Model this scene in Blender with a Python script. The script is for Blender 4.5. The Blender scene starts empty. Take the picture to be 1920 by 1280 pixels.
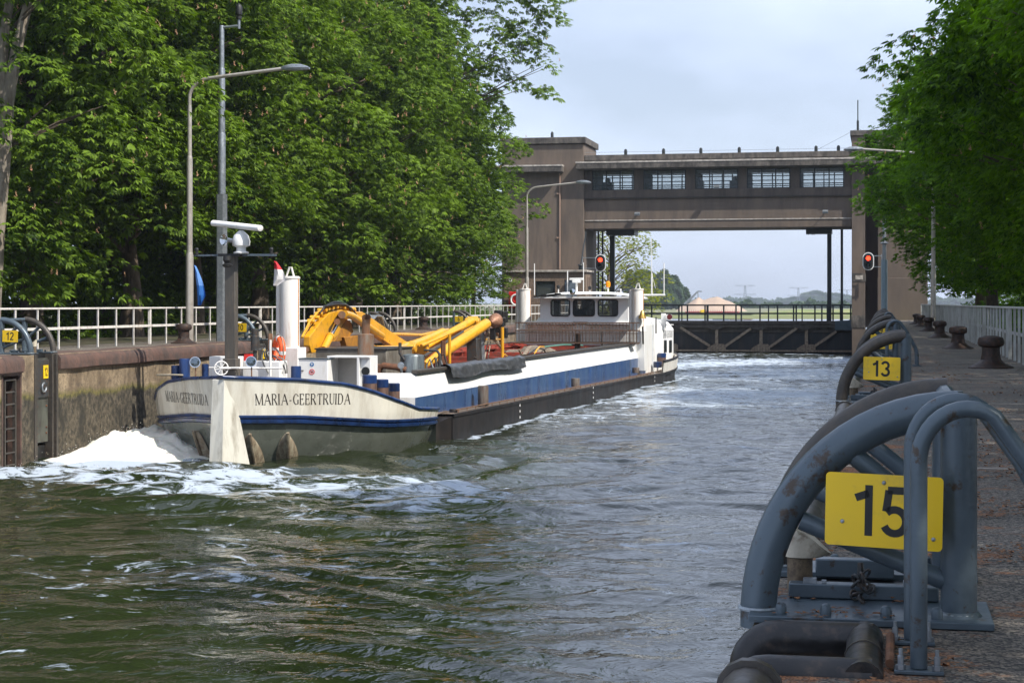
import bpy, math, random
import numpy as np
from mathutils import Vector, Matrix, noise as mnoise
random.seed(7)
rng = np.random.default_rng(7)
R = math.radians
scene = bpy.context.scene
COL = scene.collection

# ---------------------------------------------------------------- camera, sky, sun, exposure
EYE = 1.3; F = 3300.0; TH = R(11.84); CT, ST = math.cos(TH), math.sin(TH)
WATER = -2.7
cam = bpy.data.cameras.new('camera'); camo = bpy.data.objects.new('camera', cam); COL.objects.link(camo)
camo.location = (0, 0, EYE); camo.rotation_euler = (R(90), 0, TH)
cam.sensor_width = 36; cam.lens = F/1920*36; cam.shift_y = -72/1920
cam.clip_end = 20000; cam.clip_start = .1
scene.camera = camo
SUN = Vector((.60, -.27, .75)).normalized()
w = bpy.data.worlds.new('World'); scene.world = w; w.use_nodes = True
nt = w.node_tree; nt.nodes.clear()
def N(nt, t, **k):
    n = nt.nodes.new(t)
    for a, v in k.items(): setattr(n, a, v)
    return n
out = N(nt, 'ShaderNodeOutputWorld'); bg = N(nt, 'ShaderNodeBackground'); bg.inputs[1].default_value = .076
sky = N(nt, 'ShaderNodeTexSky', sky_type='NISHITA'); sky.sun_disc = False
sky.sun_elevation = math.asin(SUN.z); sky.sun_rotation = math.atan2(SUN.x, SUN.y)
sky.air_density = 1.0; sky.dust_density = 1.2; sky.ozone_density = 1.5
tc = N(nt, 'ShaderNodeTexCoord'); mp = N(nt, 'ShaderNodeMapping'); mp.inputs['Scale'].default_value = (1, 1, 2.2)
nz = N(nt, 'ShaderNodeTexNoise'); nz.inputs['Scale'].default_value = 3.2; nz.inputs['Detail'].default_value = 6; nz.inputs['Roughness'].default_value = .5
cr = N(nt, 'ShaderNodeValToRGB'); cr.color_ramp.elements[0].position = .36; cr.color_ramp.elements[1].position = .72
cr.color_ramp.elements[0].color = (.40, .40, .40, 1); cr.color_ramp.elements[1].color = (1, 1, 1, 1)
mx = N(nt, 'ShaderNodeMix', data_type='RGBA'); mx.inputs[7].default_value = (11.4, 12.9, 16.4, 1)
L = nt.links.new
L(tc.outputs['Generated'], mp.inputs[0]); L(mp.outputs[0], nz.inputs['Vector']); L(nz.outputs[0], cr.inputs[0])
L(cr.outputs[0], mx.inputs[0]); L(sky.outputs[0], mx.inputs[6]); L(mx.outputs[2], bg.inputs[0]); L(bg.outputs[0], out.inputs[0])
sl = bpy.data.lights.new('sun', 'SUN'); sl.energy = 5.0; sl.angle = R(.55); sl.color = (1, .94, .84)
so = bpy.data.objects.new('sun', sl); COL.objects.link(so); so.rotation_euler = SUN.to_track_quat('Z', 'Y').to_euler()
scene.view_settings.view_transform = 'Standard'; scene.view_settings.look = 'None'
scene.view_settings.exposure = 0.32; scene.view_settings.gamma = 1
try:
    scene.cycles.max_bounces = 6; scene.cycles.diffuse_bounces = 3; scene.cycles.glossy_bounces = 3
    scene.cycles.transmission_bounces = 4; scene.cycles.transparent_max_bounces = 8
    scene.cycles.volume_bounces = 0
    scene.cycles.use_adaptive_sampling = True
    scene.cycles.caustics_reflective = False; scene.cycles.caustics_refractive = False
except Exception: pass

# ---------------------------------------------------------------- measuring helpers (photo pixel -> place in the world)
def _X(px, Y):
    k = (px-960)/F; return Y*(k*CT-ST)/(CT+k*ST)
def _Yx(px, X):
    k = (px-960)/F; return X*(CT+k*ST)/(k*CT-ST)
def _Z(py, X, Y): return EYE-(py-568)*(-X*ST+Y*CT)/F
def PY(px, py, Y):
    X = _X(px, Y); return Vector((X, Y, _Z(py, X, Y)))
def PX(px, py, X):
    Y = _Yx(px, X); return Vector((X, Y, _Z(py, X, Y)))

# ---------------------------------------------------------------- materials
MATS = {}
def mat(name, col, rough=.6, metal=0., var=.25, scale=3., col2=None, amt=.5, streak=1., bump=.0, bscale=None, detail=8, spec=.5, sharp=.12, coat=0.):
    """painted / mineral surface: base colour broken up by noise, and a second (wear, rust, stain) colour in patches"""
    if name in MATS: return MATS[name]
    m = bpy.data.materials.new(name); m.use_nodes = True; nt = m.node_tree; L = nt.links.new
    b = nt.nodes['Principled BSDF']; b.inputs['Metallic'].default_value = metal
    b.inputs['Specular IOR Level'].default_value = spec; b.inputs['Coat Weight'].default_value = coat
    g = N(nt, 'ShaderNodeNewGeometry'); mp = N(nt, 'ShaderNodeMapping'); mp.inputs['Scale'].default_value = (1, 1, 1/streak)
    L(g.outputs['Position'], mp.inputs[0])
    n1 = N(nt, 'ShaderNodeTexNoise'); n1.inputs['Scale'].default_value = scale; n1.inputs['Detail'].default_value = detail; n1.inputs['Roughness'].default_value = .62
    L(mp.outputs[0], n1.inputs['Vector'])
    mr = N(nt, 'ShaderNodeMapRange'); mr.inputs[1].default_value = .3; mr.inputs[2].default_value = .7; mr.inputs[3].default_value = 1-var; mr.inputs[4].default_value = 1+var*.6
    L(n1.outputs[0], mr.inputs[0])
    mu = N(nt, 'ShaderNodeVectorMath', operation='SCALE'); mu.inputs[0].default_value = col[:3]; L(mr.outputs[0], mu.inputs['Scale'])
    last = mu.outputs[0]
    if col2:
        n2 = N(nt, 'ShaderNodeTexNoise'); n2.inputs['Scale'].default_value = scale*1.7; n2.inputs['Detail'].default_value = 10; n2.inputs['Roughness'].default_value = .68
        mp2 = N(nt, 'ShaderNodeMapping'); mp2.inputs['Scale'].default_value = (1, 1, 1/streak); mp2.inputs['Location'].default_value = (31, 7, 3)
        L(g.outputs['Position'], mp2.inputs[0]); L(mp2.outputs[0], n2.inputs['Vector'])
        r2 = N(nt, 'ShaderNodeMapRange'); c = .68-.36*amt; r2.inputs[1].default_value = c-sharp; r2.inputs[2].default_value = c+sharp
        L(n2.outputs[0], r2.inputs[0])
        mi = N(nt, 'ShaderNodeMix', data_type='RGBA'); mi.inputs[7].default_value = (*col2[:3], 1)
        L(r2.outputs[0], mi.inputs[0]); L(last, mi.inputs[6]); last = mi.outputs[2]
    L(last, b.inputs['Base Color'])
    rr = N(nt, 'ShaderNodeMapRange'); rr.inputs[1].default_value = .3; rr.inputs[2].default_value = .7; rr.inputs[3].default_value = max(rough-.12, .03); rr.inputs[4].default_value = min(rough+.12, 1)
    L(n1.outputs[0], rr.inputs[0]); L(rr.outputs[0], b.inputs['Roughness'])
    if bump:
        n3 = N(nt, 'ShaderNodeTexNoise'); n3.inputs['Scale'].default_value = bscale or scale*8; n3.inputs['Detail'].default_value = 5
        L(g.outputs['Position'], n3.inputs['Vector'])
        bp = N(nt, 'ShaderNodeBump'); bp.inputs['Strength'].default_value = .6; bp.inputs['Distance'].default_value = bump
        L(n3.outputs[0], bp.inputs['Height']); L(bp.outputs[0], b.inputs['Normal'])
    MATS[name] = m; return m

def M():
    mat('steel_grey', (.085, .115, .14), .40, .25, .15, 5, (.060, .045, .035), .22, sharp=.03, bump=.002, bscale=40)
    mat('steel_dark', (.055, .06, .062), .5, .3, .3, 6, (.10, .055, .03), .25, bump=.002, bscale=40)
    mat('steel_worn', (.055, .050, .045), .5, .2, .3, 8, (.085, .07, .055), .4, bump=.003, bscale=40)
    mat('galv', (.34, .37, .40), .42, .65, .2, 7, (.22, .24, .26), .4)
    mat('lamp_metal', (.50, .46, .41), .35, .45, .12, 3, (.35, .3, .26), .15)
    mat('white', (.80, .80, .79), .4, 0, .06, 2.5, (.55, .50, .42), .03, streak=6)
    mat('white_dirty', (.74, .72, .68), .45, 0, .15, 3, (.33, .17, .08), .10, streak=10)
    mat('cream', (.76, .73, .64), .27, 0, .10, 1.2, (.36, .30, .22), .12, streak=5, sharp=.2, coat=.1)
    mat('navy', (.012, .040, .145), .32, 0, .35, 2.0, (.006, .012, .035), .35, streak=4, coat=.2)
    mat('blue_worn', (.014, .058, .19), .34, 0, .4, 1.6, (.06, .12, .22), .25, streak=7, sharp=.2, coat=.2)
    mat('hull_lower', (.165, .18, .155), .28, 0, .3, 1.3, (.10, .11, .09), .45, sharp=.25, coat=.4)
    mat('hull_black', (.012, .011, .012), .55, 0, .4, 1.5, (.030, .022, .018), .2, streak=2.5, sharp=.16)
    mat('deck', (.16, .13, .10), .8, 0, .3, 3, (.10, .06, .035), .5, bump=.004)
    mat('rust', (.20, .085, .04), .8, .2, .4, 4, (.09, .045, .03), .5, bump=.006)
    mat('rust_pipe', (.24, .16, .11), .6, .4, .3, 4, (.25, .11, .05), .45, streak=3)
    mat('rust_red', (.36, .045, .025), .65, 0, .35, 2.5, (.12, .05, .035), .35)
    mat('yellow', (.74, .37, .018), .36, 0, .12, 2.5, (.30, .15, .035), .10, coat=.3, bump=.002)
    mat('sign_yellow', (.86, .56, .008), .4, 0, .05, 3, (.5, .33, .05), .03)
    mat('ink', (.012, .012, .012), .5)
    mat('text_dark', (.045, .035, .028), .5)
    mat('chrome', (.6, .62, .64), .12, 1., .05, 6)
    mat('hose', (.025, .025, .027), .5, 0, .2, 6)
    mat('hose_grey', (.20, .20, .19), .5, 0, .2, 6)
    mat('orange', (.90, .13, .03), .5, 0, .1, 4)
    mat('red', (.62, .02, .015), .4, 0, .1, 4)
    mat('plaster', (.160, .122, .094), .9, 0, .14, .8, (.072, .060, .054), .32, streak=5, sharp=.22, bump=.010, bscale=18)
    mat('concrete_dark', (.165, .145, .125), .9, 0, .35, 1.2, (.05, .045, .042), .6, streak=2.2, bump=.02, bscale=6)
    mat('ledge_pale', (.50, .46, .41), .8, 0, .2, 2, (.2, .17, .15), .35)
    mat('brickwork', (.26, .19, .135), .9, 0, .5, 9, (.12, .085, .065), .5, bump=.015, bscale=14)
    mat('frame_dark', (.02, .026, .027), .45, .2, .2, 4)
    mat('interior', (.05, .065, .065), .7, 0, .3, 1.5)
    mat('gate_steel', (.10, .088, .075), .7, .2, .35, 1.6, (.05, .038, .033), .5, streak=3, bump=.006, bscale=20)
    mat('gate_skin', (.012, .015, .02), .55, .1, .4, 1.0, (.05, .04, .035), .22, streak=5)
    mat('gate_strut', (.34, .28, .21), .75, .1, .3, 4, (.16, .10, .07), .4)
    mat('fence', (.72, .69, .64), .5, 0, .15, 4, (.30, .24, .19), .12)
    mat('fence_shade', (.50, .51, .49), .6, 0, .2, 3, (.28, .27, .24), .35, streak=4)  # darker copy of fence, shade put into its colour
    mat('bollard', (.040, .028, .024), .6, .3, .4, 8, (.11, .05, .028), .22, bump=.006, bscale=30)
    mat('coping', (.12, .066, .050), .85, 0, .4, 1.6, (.055, .040, .034), .45, bump=.02, bscale=9)
    mat('bark', (.17, .13, .095), .95, 0, .45, 5, (.075, .055, .04), .5, streak=4, bump=.03, bscale=14)
    mat('tarp', (.035, .037, .040), .4, 0, .4, 3, (.12, .12, .12), .2, bump=.01, bscale=10)
    mat('rubble', (.30, .25, .19), .95, 0, .5, 5, (.12, .09, .07), .5, bump=.06, bscale=6)
    mat('sand', (.44, .33, .25), .95, 0, .15, .08, (.33, .25, .19), .3, bump=.3, bscale=.4)
    mat('rope', (.36, .32, .25), .9, 0, .3, 20)
    mat('brass', (.72, .45, .12), .3, .8, .2, 8)
    mat('amber', (.95, .32, .01), .25)
    mat('flag_blue', (.01, .12, .42), .7); mat('flag_sky', (.10, .25, .60), .7)
    mat('flag_red', (.55, .02, .03), .7); mat('flag_white', (.7, .68, .68), .7)
    mat('grass_green', (.13, .17, .045), .95, 0, .4, .6, (.20, .17, .06), .4, bump=.05, bscale=5)
    mat('distant_field', (.15, .17, .085), .95, 0, .35, .02, (.22, .20, .12), .4)
    mat('blossom', (.55, .36, .20), .8, 0, .4, 5, (.45, .22, .13), .4)
    mat('litter', (.34, .15, .06), .9, 0, .5, 30, (.10, .045, .02), .5)
    mat('weld', (.30, .34, .37), .5, .2, .3, 60)
    mat('glove', (.5, .5, .5), .6)
    mat('forest_floor', (.055,.040,.024), .95, 0, .4, 1.5, (.04,.055,.015), .4, bump=.04)
    m = mat('cap_cream', (.52, .47, .37), .6, 0, .25, 12, (.16, .11, .07), .15)
M()

def leafmat(name, c1, c2, trans=.35, cl=.35):
    m = bpy.data.materials.new(name); m.use_nodes = True; nt = m.node_tree; L = nt.links.new
    b = nt.nodes['Principled BSDF']; o = nt.nodes['Material Output']
    g = N(nt, 'ShaderNodeNewGeometry')
    n1 = N(nt, 'ShaderNodeTexNoise'); n1.inputs['Scale'].default_value = cl; n1.inputs['Detail'].default_value = 4
    L(g.outputs['Position'], n1.inputs['Vector'])
    ad = N(nt, 'ShaderNodeMath', operation='ADD'); ml = N(nt, 'ShaderNodeMath', operation='MULTIPLY'); ml.inputs[1].default_value = .5
    L(g.outputs['Random Per Island'], ml.inputs[0]); L(ml.outputs[0], ad.inputs[0]); L(n1.outputs[0], ad.inputs[1])
    mr = N(nt, 'ShaderNodeMapRange'); mr.inputs[1].default_value = .4; mr.inputs[2].default_value = 1.1; L(ad.outputs[0], mr.inputs[0])
    mi = N(nt, 'ShaderNodeMix', data_type='RGBA'); mi.inputs[6].default_value = (*c1, 1); mi.inputs[7].default_value = (*c2, 1)
    L(mr.outputs[0], mi.inputs[0]); L(mi.outputs[2], b.inputs['Base Color']); b.inputs['Roughness'].default_value = .5
    b.inputs['Specular IOR Level'].default_value = .14
    t = N(nt, 'ShaderNodeBsdfTranslucent'); sc = N(nt, 'ShaderNodeMix', data_type='RGBA', blend_type='MULTIPLY'); sc.inputs[0].default_value = 1
    sc.inputs[7].default_value = (1.6, 1.75, .4, 1); L(mi.outputs[2], sc.inputs[6]); L(sc.outputs[2], t.inputs[0])
    ms = N(nt, 'ShaderNodeMixShader'); ms.inputs[0].default_value = trans
    L(b.outputs[0], ms.inputs[1]); L(t.outputs[0], ms.inputs[2]); L(ms.outputs[0], o.inputs[0])
    MATS[name] = m; return m
leafmat('leaf_left', (.008, .028, .005), (.178, .280, .028), .28)
leafmat('leaf_right', (.012, .042, .005), (.14, .27, .014), .5)
leafmat('leaf_lime', (.12, .16, .03), (.30, .30, .07), .4)
leafmat('leaf_far', (.030, .065, .025), (.075, .120, .045), .2, .12)
leafmat('leaf_under', (.05, .10, .015), (.17, .24, .03), .4)

def glassmat(name, tint=(.03, .045, .05), alpha=.45):
    m = bpy.data.materials.new(name); m.use_nodes = True; nt = m.node_tree; L = nt.links.new
    o = nt.nodes['Material Output']; b = nt.nodes['Principled BSDF']; b.inputs['Base Color'].default_value = (*tint, 1); b.inputs['Roughness'].default_value = .05
    t = N(nt, 'ShaderNodeBsdfTransparent'); t.inputs[0].default_value = (.96, .98, .98, 1); ms = N(nt, 'ShaderNodeMixShader'); ms.inputs[0].default_value = alpha
    L(b.outputs[0], ms.inputs[1]); L(t.outputs[0], ms.inputs[2]); L(ms.outputs[0], o.inputs[0]); MATS[name] = m
glassmat('glass', (.05,.065,.07), .62); glassmat('glass_clear', (.3, .35, .38), .86)
def emis(name, c, s):
    m = bpy.data.materials.new(name); m.use_nodes = True; b = m.node_tree.nodes['Principled BSDF']
    b.inputs['Base Color'].default_value = (*c, 1); b.inputs['Emission Color'].default_value = (*c, 1); b.inputs['Emission Strength'].default_value = s; MATS[name] = m
emis('signal_red', (1, .03, .01), 6)

# ---------------------------------------------------------------- mesh builder (everything authored in world coordinates)
class MB:
    def __init__(s): s.v = []; s.f = []
    def add(s, vs, fs):
        o = len(s.v); s.v += [Vector(v) for v in vs]; s.f += [tuple(i+o for i in f) for f in fs]; return s
    def box(s, x0, x1, y0, y1, z0, z1):
        return s.add([(x0,y0,z0),(x1,y0,z0),(x1,y1,z0),(x0,y1,z0),(x0,y0,z1),(x1,y0,z1),(x1,y1,z1),(x0,y1,z1)],
                     [(0,3,2,1),(4,5,6,7),(0,1,5,4),(1,2,6,5),(2,3,7,6),(3,0,4,7)])
    def cbox(s, c, sx, sy, sz, rz=0, rx=0, ry=0):
        m = Matrix.Translation(Vector(c)) @ Matrix.Rotation(rz,4,'Z') @ Matrix.Rotation(ry,4,'Y') @ Matrix.Rotation(rx,4,'X')
        b = MB().box(-sx/2,sx/2,-sy/2,sy/2,-sz/2,sz/2); return s.add([m @ v for v in b.v], b.f)
    def bar(s, p, q, w, h, up=(0,0,1)):
        p, q = Vector(p), Vector(q); d = (q-p); d.normalize(); u = Vector(up)
        if abs(d.dot(u)) > .98: u = Vector((0,1,0))
        a = d.cross(u).normalized(); u = a.cross(d).normalized(); vs = []
        for c in (p, q):
            for i, j in ((-1,-1),(1,-1),(1,1),(-1,1)): vs.append(c+a*(w/2*i)+u*(h/2*j))
        return s.add(vs, [(3,2,1,0),(4,5,6,7),(0,1,5,4),(1,2,6,5),(2,3,7,6),(3,0,4,7)])
    def tube(s, pts, r, seg=10, cap=True, closed=False):
        pts = [Vector(p) for p in pts]; n = len(pts); rs = r if isinstance(r, (list, tuple)) else [r]*n
        def tan(i):
            a = pts[(i-1) % n] if (closed or i > 0) else pts[i]; b = pts[(i+1) % n] if (closed or i < n-1) else pts[i]
            t = b-a; return t.normalized() if t.length > 1e-9 else Vector((0,0,1))
        t = tan(0); u = t.orthogonal().normalized(); vs = []
        for i in range(n):
            t = tan(i); u = (u-t*u.dot(t)); u = u.normalized() if u.length > 1e-6 else t.orthogonal().normalized(); v = t.cross(u)
            for k in range(seg):
                a = 2*math.pi*k/seg; vs.append(pts[i]+(u*math.cos(a)+v*math.sin(a))*rs[i])
        fs = []
        for i in range(n if closed else n-1):
            j = (i+1) % n
            for k in range(seg):
                l = (k+1) % seg; fs.append((i*seg+k, i*seg+l, j*seg+l, j*seg+k))
        if cap and not closed: fs += [tuple(range(seg-1,-1,-1)), tuple((n-1)*seg+k for k in range(seg))]
        return s.add(vs, fs)
    def lathe(s, c, prof, seg=20, axis=(0,0,1)):
        q = Vector((0,0,1)).rotation_difference(Vector(axis)); c = Vector(c); vs = []; n = len(prof)
        for r, z in prof:
            for k in range(seg):
                a = 2*math.pi*k/seg; vs.append(c+q @ Vector((r*math.cos(a), r*math.sin(a), z)))
        fs = []
        for i in range(n-1):
            for k in range(seg):
                l = (k+1) % seg; fs.append((i*seg+k, i*seg+l, (i+1)*seg+l, (i+1)*seg+k))
        fs += [tuple(range(seg-1,-1,-1)), tuple((n-1)*seg+k for k in range(seg))]
        return s.add(vs, fs)
    def prism(s, pts, ext):
        pts = [Vector(p) for p in pts]; e = Vector(ext); n = len(pts)
        return s.add(pts+[p+e for p in pts], [tuple(range(n-1,-1,-1)), tuple(range(n,2*n))]+[(i,(i+1)%n,n+(i+1)%n,n+i) for i in range(n)])
    def quad(s, *p): return s.add(p, [tuple(range(len(p)))])
    def rows(s, rows, closed=False):
        n = len(rows[0]); vs = [p for r in rows for p in r]; fs = []
        for i in range(len(rows)-1):
            for k in range(n if closed else n-1):
                l = (k+1) % n; fs.append((i*n+k, i*n+l, (i+1)*n+l, (i+1)*n+k))
        return s.add(vs, fs)

def arcpts(c, r, a0, a1, n, ax=(1,0,0), ay=(0,0,1)):
    c, ax, ay = Vector(c), Vector(ax), Vector(ay)
    return [c+ax*(r*math.cos(a0+(a1-a0)*i/n))+ay*(r*math.sin(a0+(a1-a0)*i/n)) for i in range(n+1)]
def ring(mb, c, r, rt, axis, seg=28, st=10):
    q = Vector((0,0,1)).rotation_difference(Vector(axis)); c = Vector(c)
    return mb.tube([c+q @ Vector((r*math.cos(2*math.pi*i/seg), r*math.sin(2*math.pi*i/seg), 0)) for i in range(seg)], rt, st, closed=True)

def thing(name, label, cat, loc=(0,0,0), rz=0., group=None):
    o = bpy.data.objects.new(name, None); COL.objects.link(o); o.location = loc; o.rotation_euler = (0,0,rz); o.empty_display_size = .2
    o['label'] = label; o['category'] = cat
    if group: o['group'] = group
    return o
def wmat(o):
    m = Matrix.Translation(o.location) @ o.rotation_euler.to_matrix().to_4x4()
    return (wmat(o.parent) @ m) if o.parent else m
def part(name, mb, m, parent=None, smooth=True, bevel=0, label=None, ang=35, invm=None):
    me = bpy.data.meshes.new(name)
    iv = invm if invm is not None else (wmat(parent).inverted() if parent else Matrix())
    me.from_pydata([tuple(iv @ v) for v in mb.v], [], mb.f); me.update()
    ms = m if isinstance(m, (list, tuple)) else [m]
    for x in ms: me.materials.append(MATS[x] if isinstance(x, str) else x)
    if smooth:
        me.shade_smooth(); me.set_sharp_from_angle(angle=R(ang))
    o = bpy.data.objects.new(name, me); COL.objects.link(o)
    if parent: o.parent = parent
    if bevel:
        b = o.modifiers.new('bevel', 'BEVEL'); b.width = bevel; b.segments = 2; b.limit_method = 'ANGLE'; b.angle_limit = R(40)
    if label: o['label'] = label
    return o
def tagm(name, mb, m, label, cat, group=None, **k):
    """a thing that is a single mesh, its origin at its own base"""
    lo = Vector((sum(v.x for v in mb.v)/len(mb.v), sum(v.y for v in mb.v)/len(mb.v), min(v.z for v in mb.v)))
    o = part(name, mb, m, None, invm=Matrix.Translation(-lo), **k); o.location = lo; o['label'] = label; o['category'] = cat
    if group: o['group'] = group
    return o
def struct(name, mb, m, kind='structure', **k):
    o = part(name, mb, m, None, **k); o['kind'] = kind; return o
def kids(o): return [c for c in COL.objects if c.parent == o]
def copy_tree(o, parent=None):
    c = o.copy(); COL.objects.link(c)
    if parent: c.parent = parent
    for ch in KIDS.get(o.name) or kids(o): copy_tree(ch, c)
    return c
KIDS = {}
def dup(o, loc, label, rz=None, group=None):
    c = copy_tree(o); c.location = loc; c['label'] = label
    if rz is not None: c.rotation_euler = (0,0,rz)
    if group: c['group'] = group
    return c
def _arc(cx, cy, rx, ry, a0, a1, n=14): return [(cx+rx*math.cos(R(a0+(a1-a0)*i/n)), cy+ry*math.sin(R(a0+(a1-a0)*i/n))) for i in range(n+1)]
DIG = {'0': [_arc(.29,.5,.21,.42,90,450,28)], '1': [[(.36,0),(.36,1)], [(.36,.84),(.10,.74)]], '2': [_arc(.29,.70,.21,.22,165,-28,14)+[(.10,.08)], [(.04,.08),(.54,.08)]],
       '3': [_arc(.27,.71,.20,.205,165,-88,14), _arc(.27,.29,.22,.215,90,-165,14)], '5': [[(.50,.92),(.13,.92)], [(.155,.92),(.10,.50)], _arc(.27,.31,.22,.235,135,-155,18)], '6': [_arc(.29,.29,.21,.215,0,360,26), [(.08,.32)]+_arc(.34,.50,.26,.42,180,75,10)],
       '7': [[(.04,.92),(.54,.92)], [(.48,.92),(.20,0)]], '8': [_arc(.29,.71,.18,.2,0,360,22), _arc(.29,.28,.21,.205,0,360,22)], '9': [_arc(.29,.71,.21,.215,0,360,26), [(.50,.68)]+_arc(.24,.50,.26,.42,0,-105,10)]}
def textmesh(txt, size, bold=.0, ext=.002):
    """grotesque numerals built from broad strokes, centred on the origin"""
    mb = MB(); adv = .60; W_ = .075; tot = adv*len(txt)
    for q, c in enumerate(txt):
        for st in DIG[c]:
            n = len(st); rows = []
            for i, (x, y) in enumerate(st):
                a = st[max(0, i-1)]; b = st[min(n-1, i+1)]; d = Vector((b[0]-a[0], b[1]-a[1], 0)).normalized(); nn = Vector((-d.y, d.x, 0))*W_
                p = Vector((x+q*adv-tot/2, y-.5, 0)); rows.append([(p+nn)*size, (p-nn)*size])
            mb.rows(rows)
    for v in mb.v: v.z = ext
    return mb
def place(mb, mtx):
    r = MB(); r.v = [mtx @ v for v in mb.v]; r.f = list(mb.f); return r
def facing(c, xdir, up=(0,0,1)):
    """matrix taking text (x right, y up) to a face whose left-to-right is xdir"""
    x = Vector(xdir).normalized(); u = Vector(up); z = x.cross(u).normalized(); u = z.cross(x)
    m = Matrix((x, u, z)).transposed().to_4x4(); m.translation = Vector(c); return m
# ================================================================ SETTING
XL, XR = -21.0, -.49
YA, YB = -12., 150.
GL = [41.8, 58.2, 74.8, 90.3, 105.8]                 # floating bollard bays, left wall
GR = [8.0+15.8*i for i in range(9)]                  # and along the right quay

def ground_material():
    m = bpy.data.materials.new('quay_gravel'); m.use_nodes = True; nt = m.node_tree; L = nt.links.new; b = nt.nodes['Principled BSDF']
    g = N(nt, 'ShaderNodeNewGeometry'); b.inputs['Roughness'].default_value = .93
    v = N(nt, 'ShaderNodeTexVoronoi'); v.inputs['Scale'].default_value = 75; L(g.outputs['Position'], v.inputs['Vector'])
    c = N(nt, 'ShaderNodeValToRGB'); e = c.color_ramp.elements; e[0].color = (.045,.042,.039,1); e[1].color = (.24,.205,.165,1); e[1].position = .95; e[0].position = .25
    sp = N(nt, 'ShaderNodeSeparateColor'); L(v.outputs['Color'], sp.inputs[0]); L(sp.outputs[0], c.inputs[0])
    n1 = N(nt, 'ShaderNodeTexNoise'); n1.inputs['Scale'].default_value = .8; n1.inputs['Detail'].default_value = 8; L(g.outputs['Position'], n1.inputs['Vector'])
    r1 = N(nt, 'ShaderNodeMapRange'); r1.inputs[1].default_value = .3; r1.inputs[2].default_value = .7; r1.inputs[3].default_value = .65; r1.inputs[4].default_value = 1.35; L(n1.outputs[0], r1.inputs[0])
    sc = N(nt, 'ShaderNodeVectorMath', operation='SCALE'); L(c.outputs[0], sc.inputs[0]); L(r1.outputs[0], sc.inputs['Scale'])
    # fallen chestnut blossom, in drifts
    n2 = N(nt, 'ShaderNodeTexNoise'); n2.inputs['Scale'].default_value = 1.5; n2.inputs['Detail'].default_value = 12; n2.inputs['Roughness'].default_value = .78; L(g.outputs['Position'], n2.inputs['Vector'])
    r2 = N(nt, 'ShaderNodeMapRange'); r2.inputs[1].default_value = .56; r2.inputs[2].default_value = .62; sx = N(nt, 'ShaderNodeSeparateXYZ'); L(g.outputs['Position'], sx.inputs[0]); rx = N(nt, 'ShaderNodeMapRange'); rx.inputs[1].default_value = -.5; rx.inputs[2].default_value = 1.6; rx.inputs[3].default_value = .055; rx.inputs[4].default_value = -.01; L(sx.outputs[0], rx.inputs[0]); am = N(nt, 'ShaderNodeMath', operation='ADD'); L(n2.outputs[0], am.inputs[0]); L(rx.outputs[0], am.inputs[1]); ry = N(nt, 'ShaderNodeMapRange'); ry.inputs[1].default_value = -3; ry.inputs[2].default_value = -1; ry.inputs[3].default_value = -.08; ry.inputs[4].default_value = 0; L(sx.outputs[0], ry.inputs[0]); am2 = N(nt, 'ShaderNodeMath', operation='ADD'); L(am.outputs[0], am2.inputs[0]); L(ry.outputs[0], am2.inputs[1]); L(am2.outputs[0], r2.inputs[0])
    v2 = N(nt, 'ShaderNodeTexVoronoi'); v2.inputs['Scale'].default_value = 110; L(g.outputs['Position'], v2.inputs['Vector'])
    c2 = N(nt, 'ShaderNodeValToRGB'); e = c2.color_ramp.elements; e[0].color = (.07,.022,.008,1); e[1].color = (.40,.18,.08,1); sp2 = N(nt, 'ShaderNodeSeparateColor'); L(v2.outputs['Color'], sp2.inputs[0]); L(sp2.outputs[1], c2.inputs[0])
    mi = N(nt, 'ShaderNodeMix', data_type='RGBA'); L(r2.outputs[0], mi.inputs[0]); L(sc.outputs[0], mi.inputs[6]); L(c2.outputs[0], mi.inputs[7]); L(mi.outputs[2], b.inputs['Base Color'])
    bp = N(nt, 'ShaderNodeBump'); bp.inputs['Strength'].default_value = .8; bp.inputs['Distance'].default_value = .01; L(v.outputs['Distance'], bp.inputs['Height']); L(bp.outputs[0], b.inputs['Normal'])
    MATS['quay_gravel'] = m
ground_material()

# the land: one sheet round the channel, with the two quay surfaces on it
g = MB()
xs = [-4000, -160, XL-1.0, 1.0, 160, 6000]; ys = [-60, YA, YB+4, 320, 9000]
def gz(x, y): return -.03 if y <= YB+4.1 else (-1.6 if y <= 700 else -2.2)
for i in range(5):
    for j in range(4):
        if i == 2 and j in (1, 2): continue
        x0, x1, y0, y1 = xs[i], xs[i+1], ys[j], ys[j+1]
        g.quad((x0,y0,gz(x0,y0)),(x1,y0,gz(x1,y0)),(x1,y1,gz(x1,y1)),(x0,y1,gz(x0,y1)))
struct('ground', g, 'grass_green', smooth=False)
q = MB(); q.quad((-75,-10,.01),(-24.15,-10,.01),(-24.15,150,.01),(-75,150,.01)); struct('woodland_floor', q, 'forest_floor', smooth=False)
q = MB(); q.quad((4.3,-10,.01),(60,-10,.01),(60,135,.01),(4.3,135,.01)); struct('soil_strip', q, 'forest_floor', smooth=False)
q = MB(); q.box(XR, 4.4, YA, 6.22, -.5, 0.0); q.box(.0, 4.4, 6.22, 7.03, -.5, 0.0); q.box(XR, 4.4, 7.03, 136.5, -.5, 0.0); struct('quay_right', q, 'quay_gravel', smooth=False)
q = MB(); q.box(-24.2, XL-.55, YA, 137, -.5, 0.0); struct('quay_left', q, 'quay_gravel', smooth=False)
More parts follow.
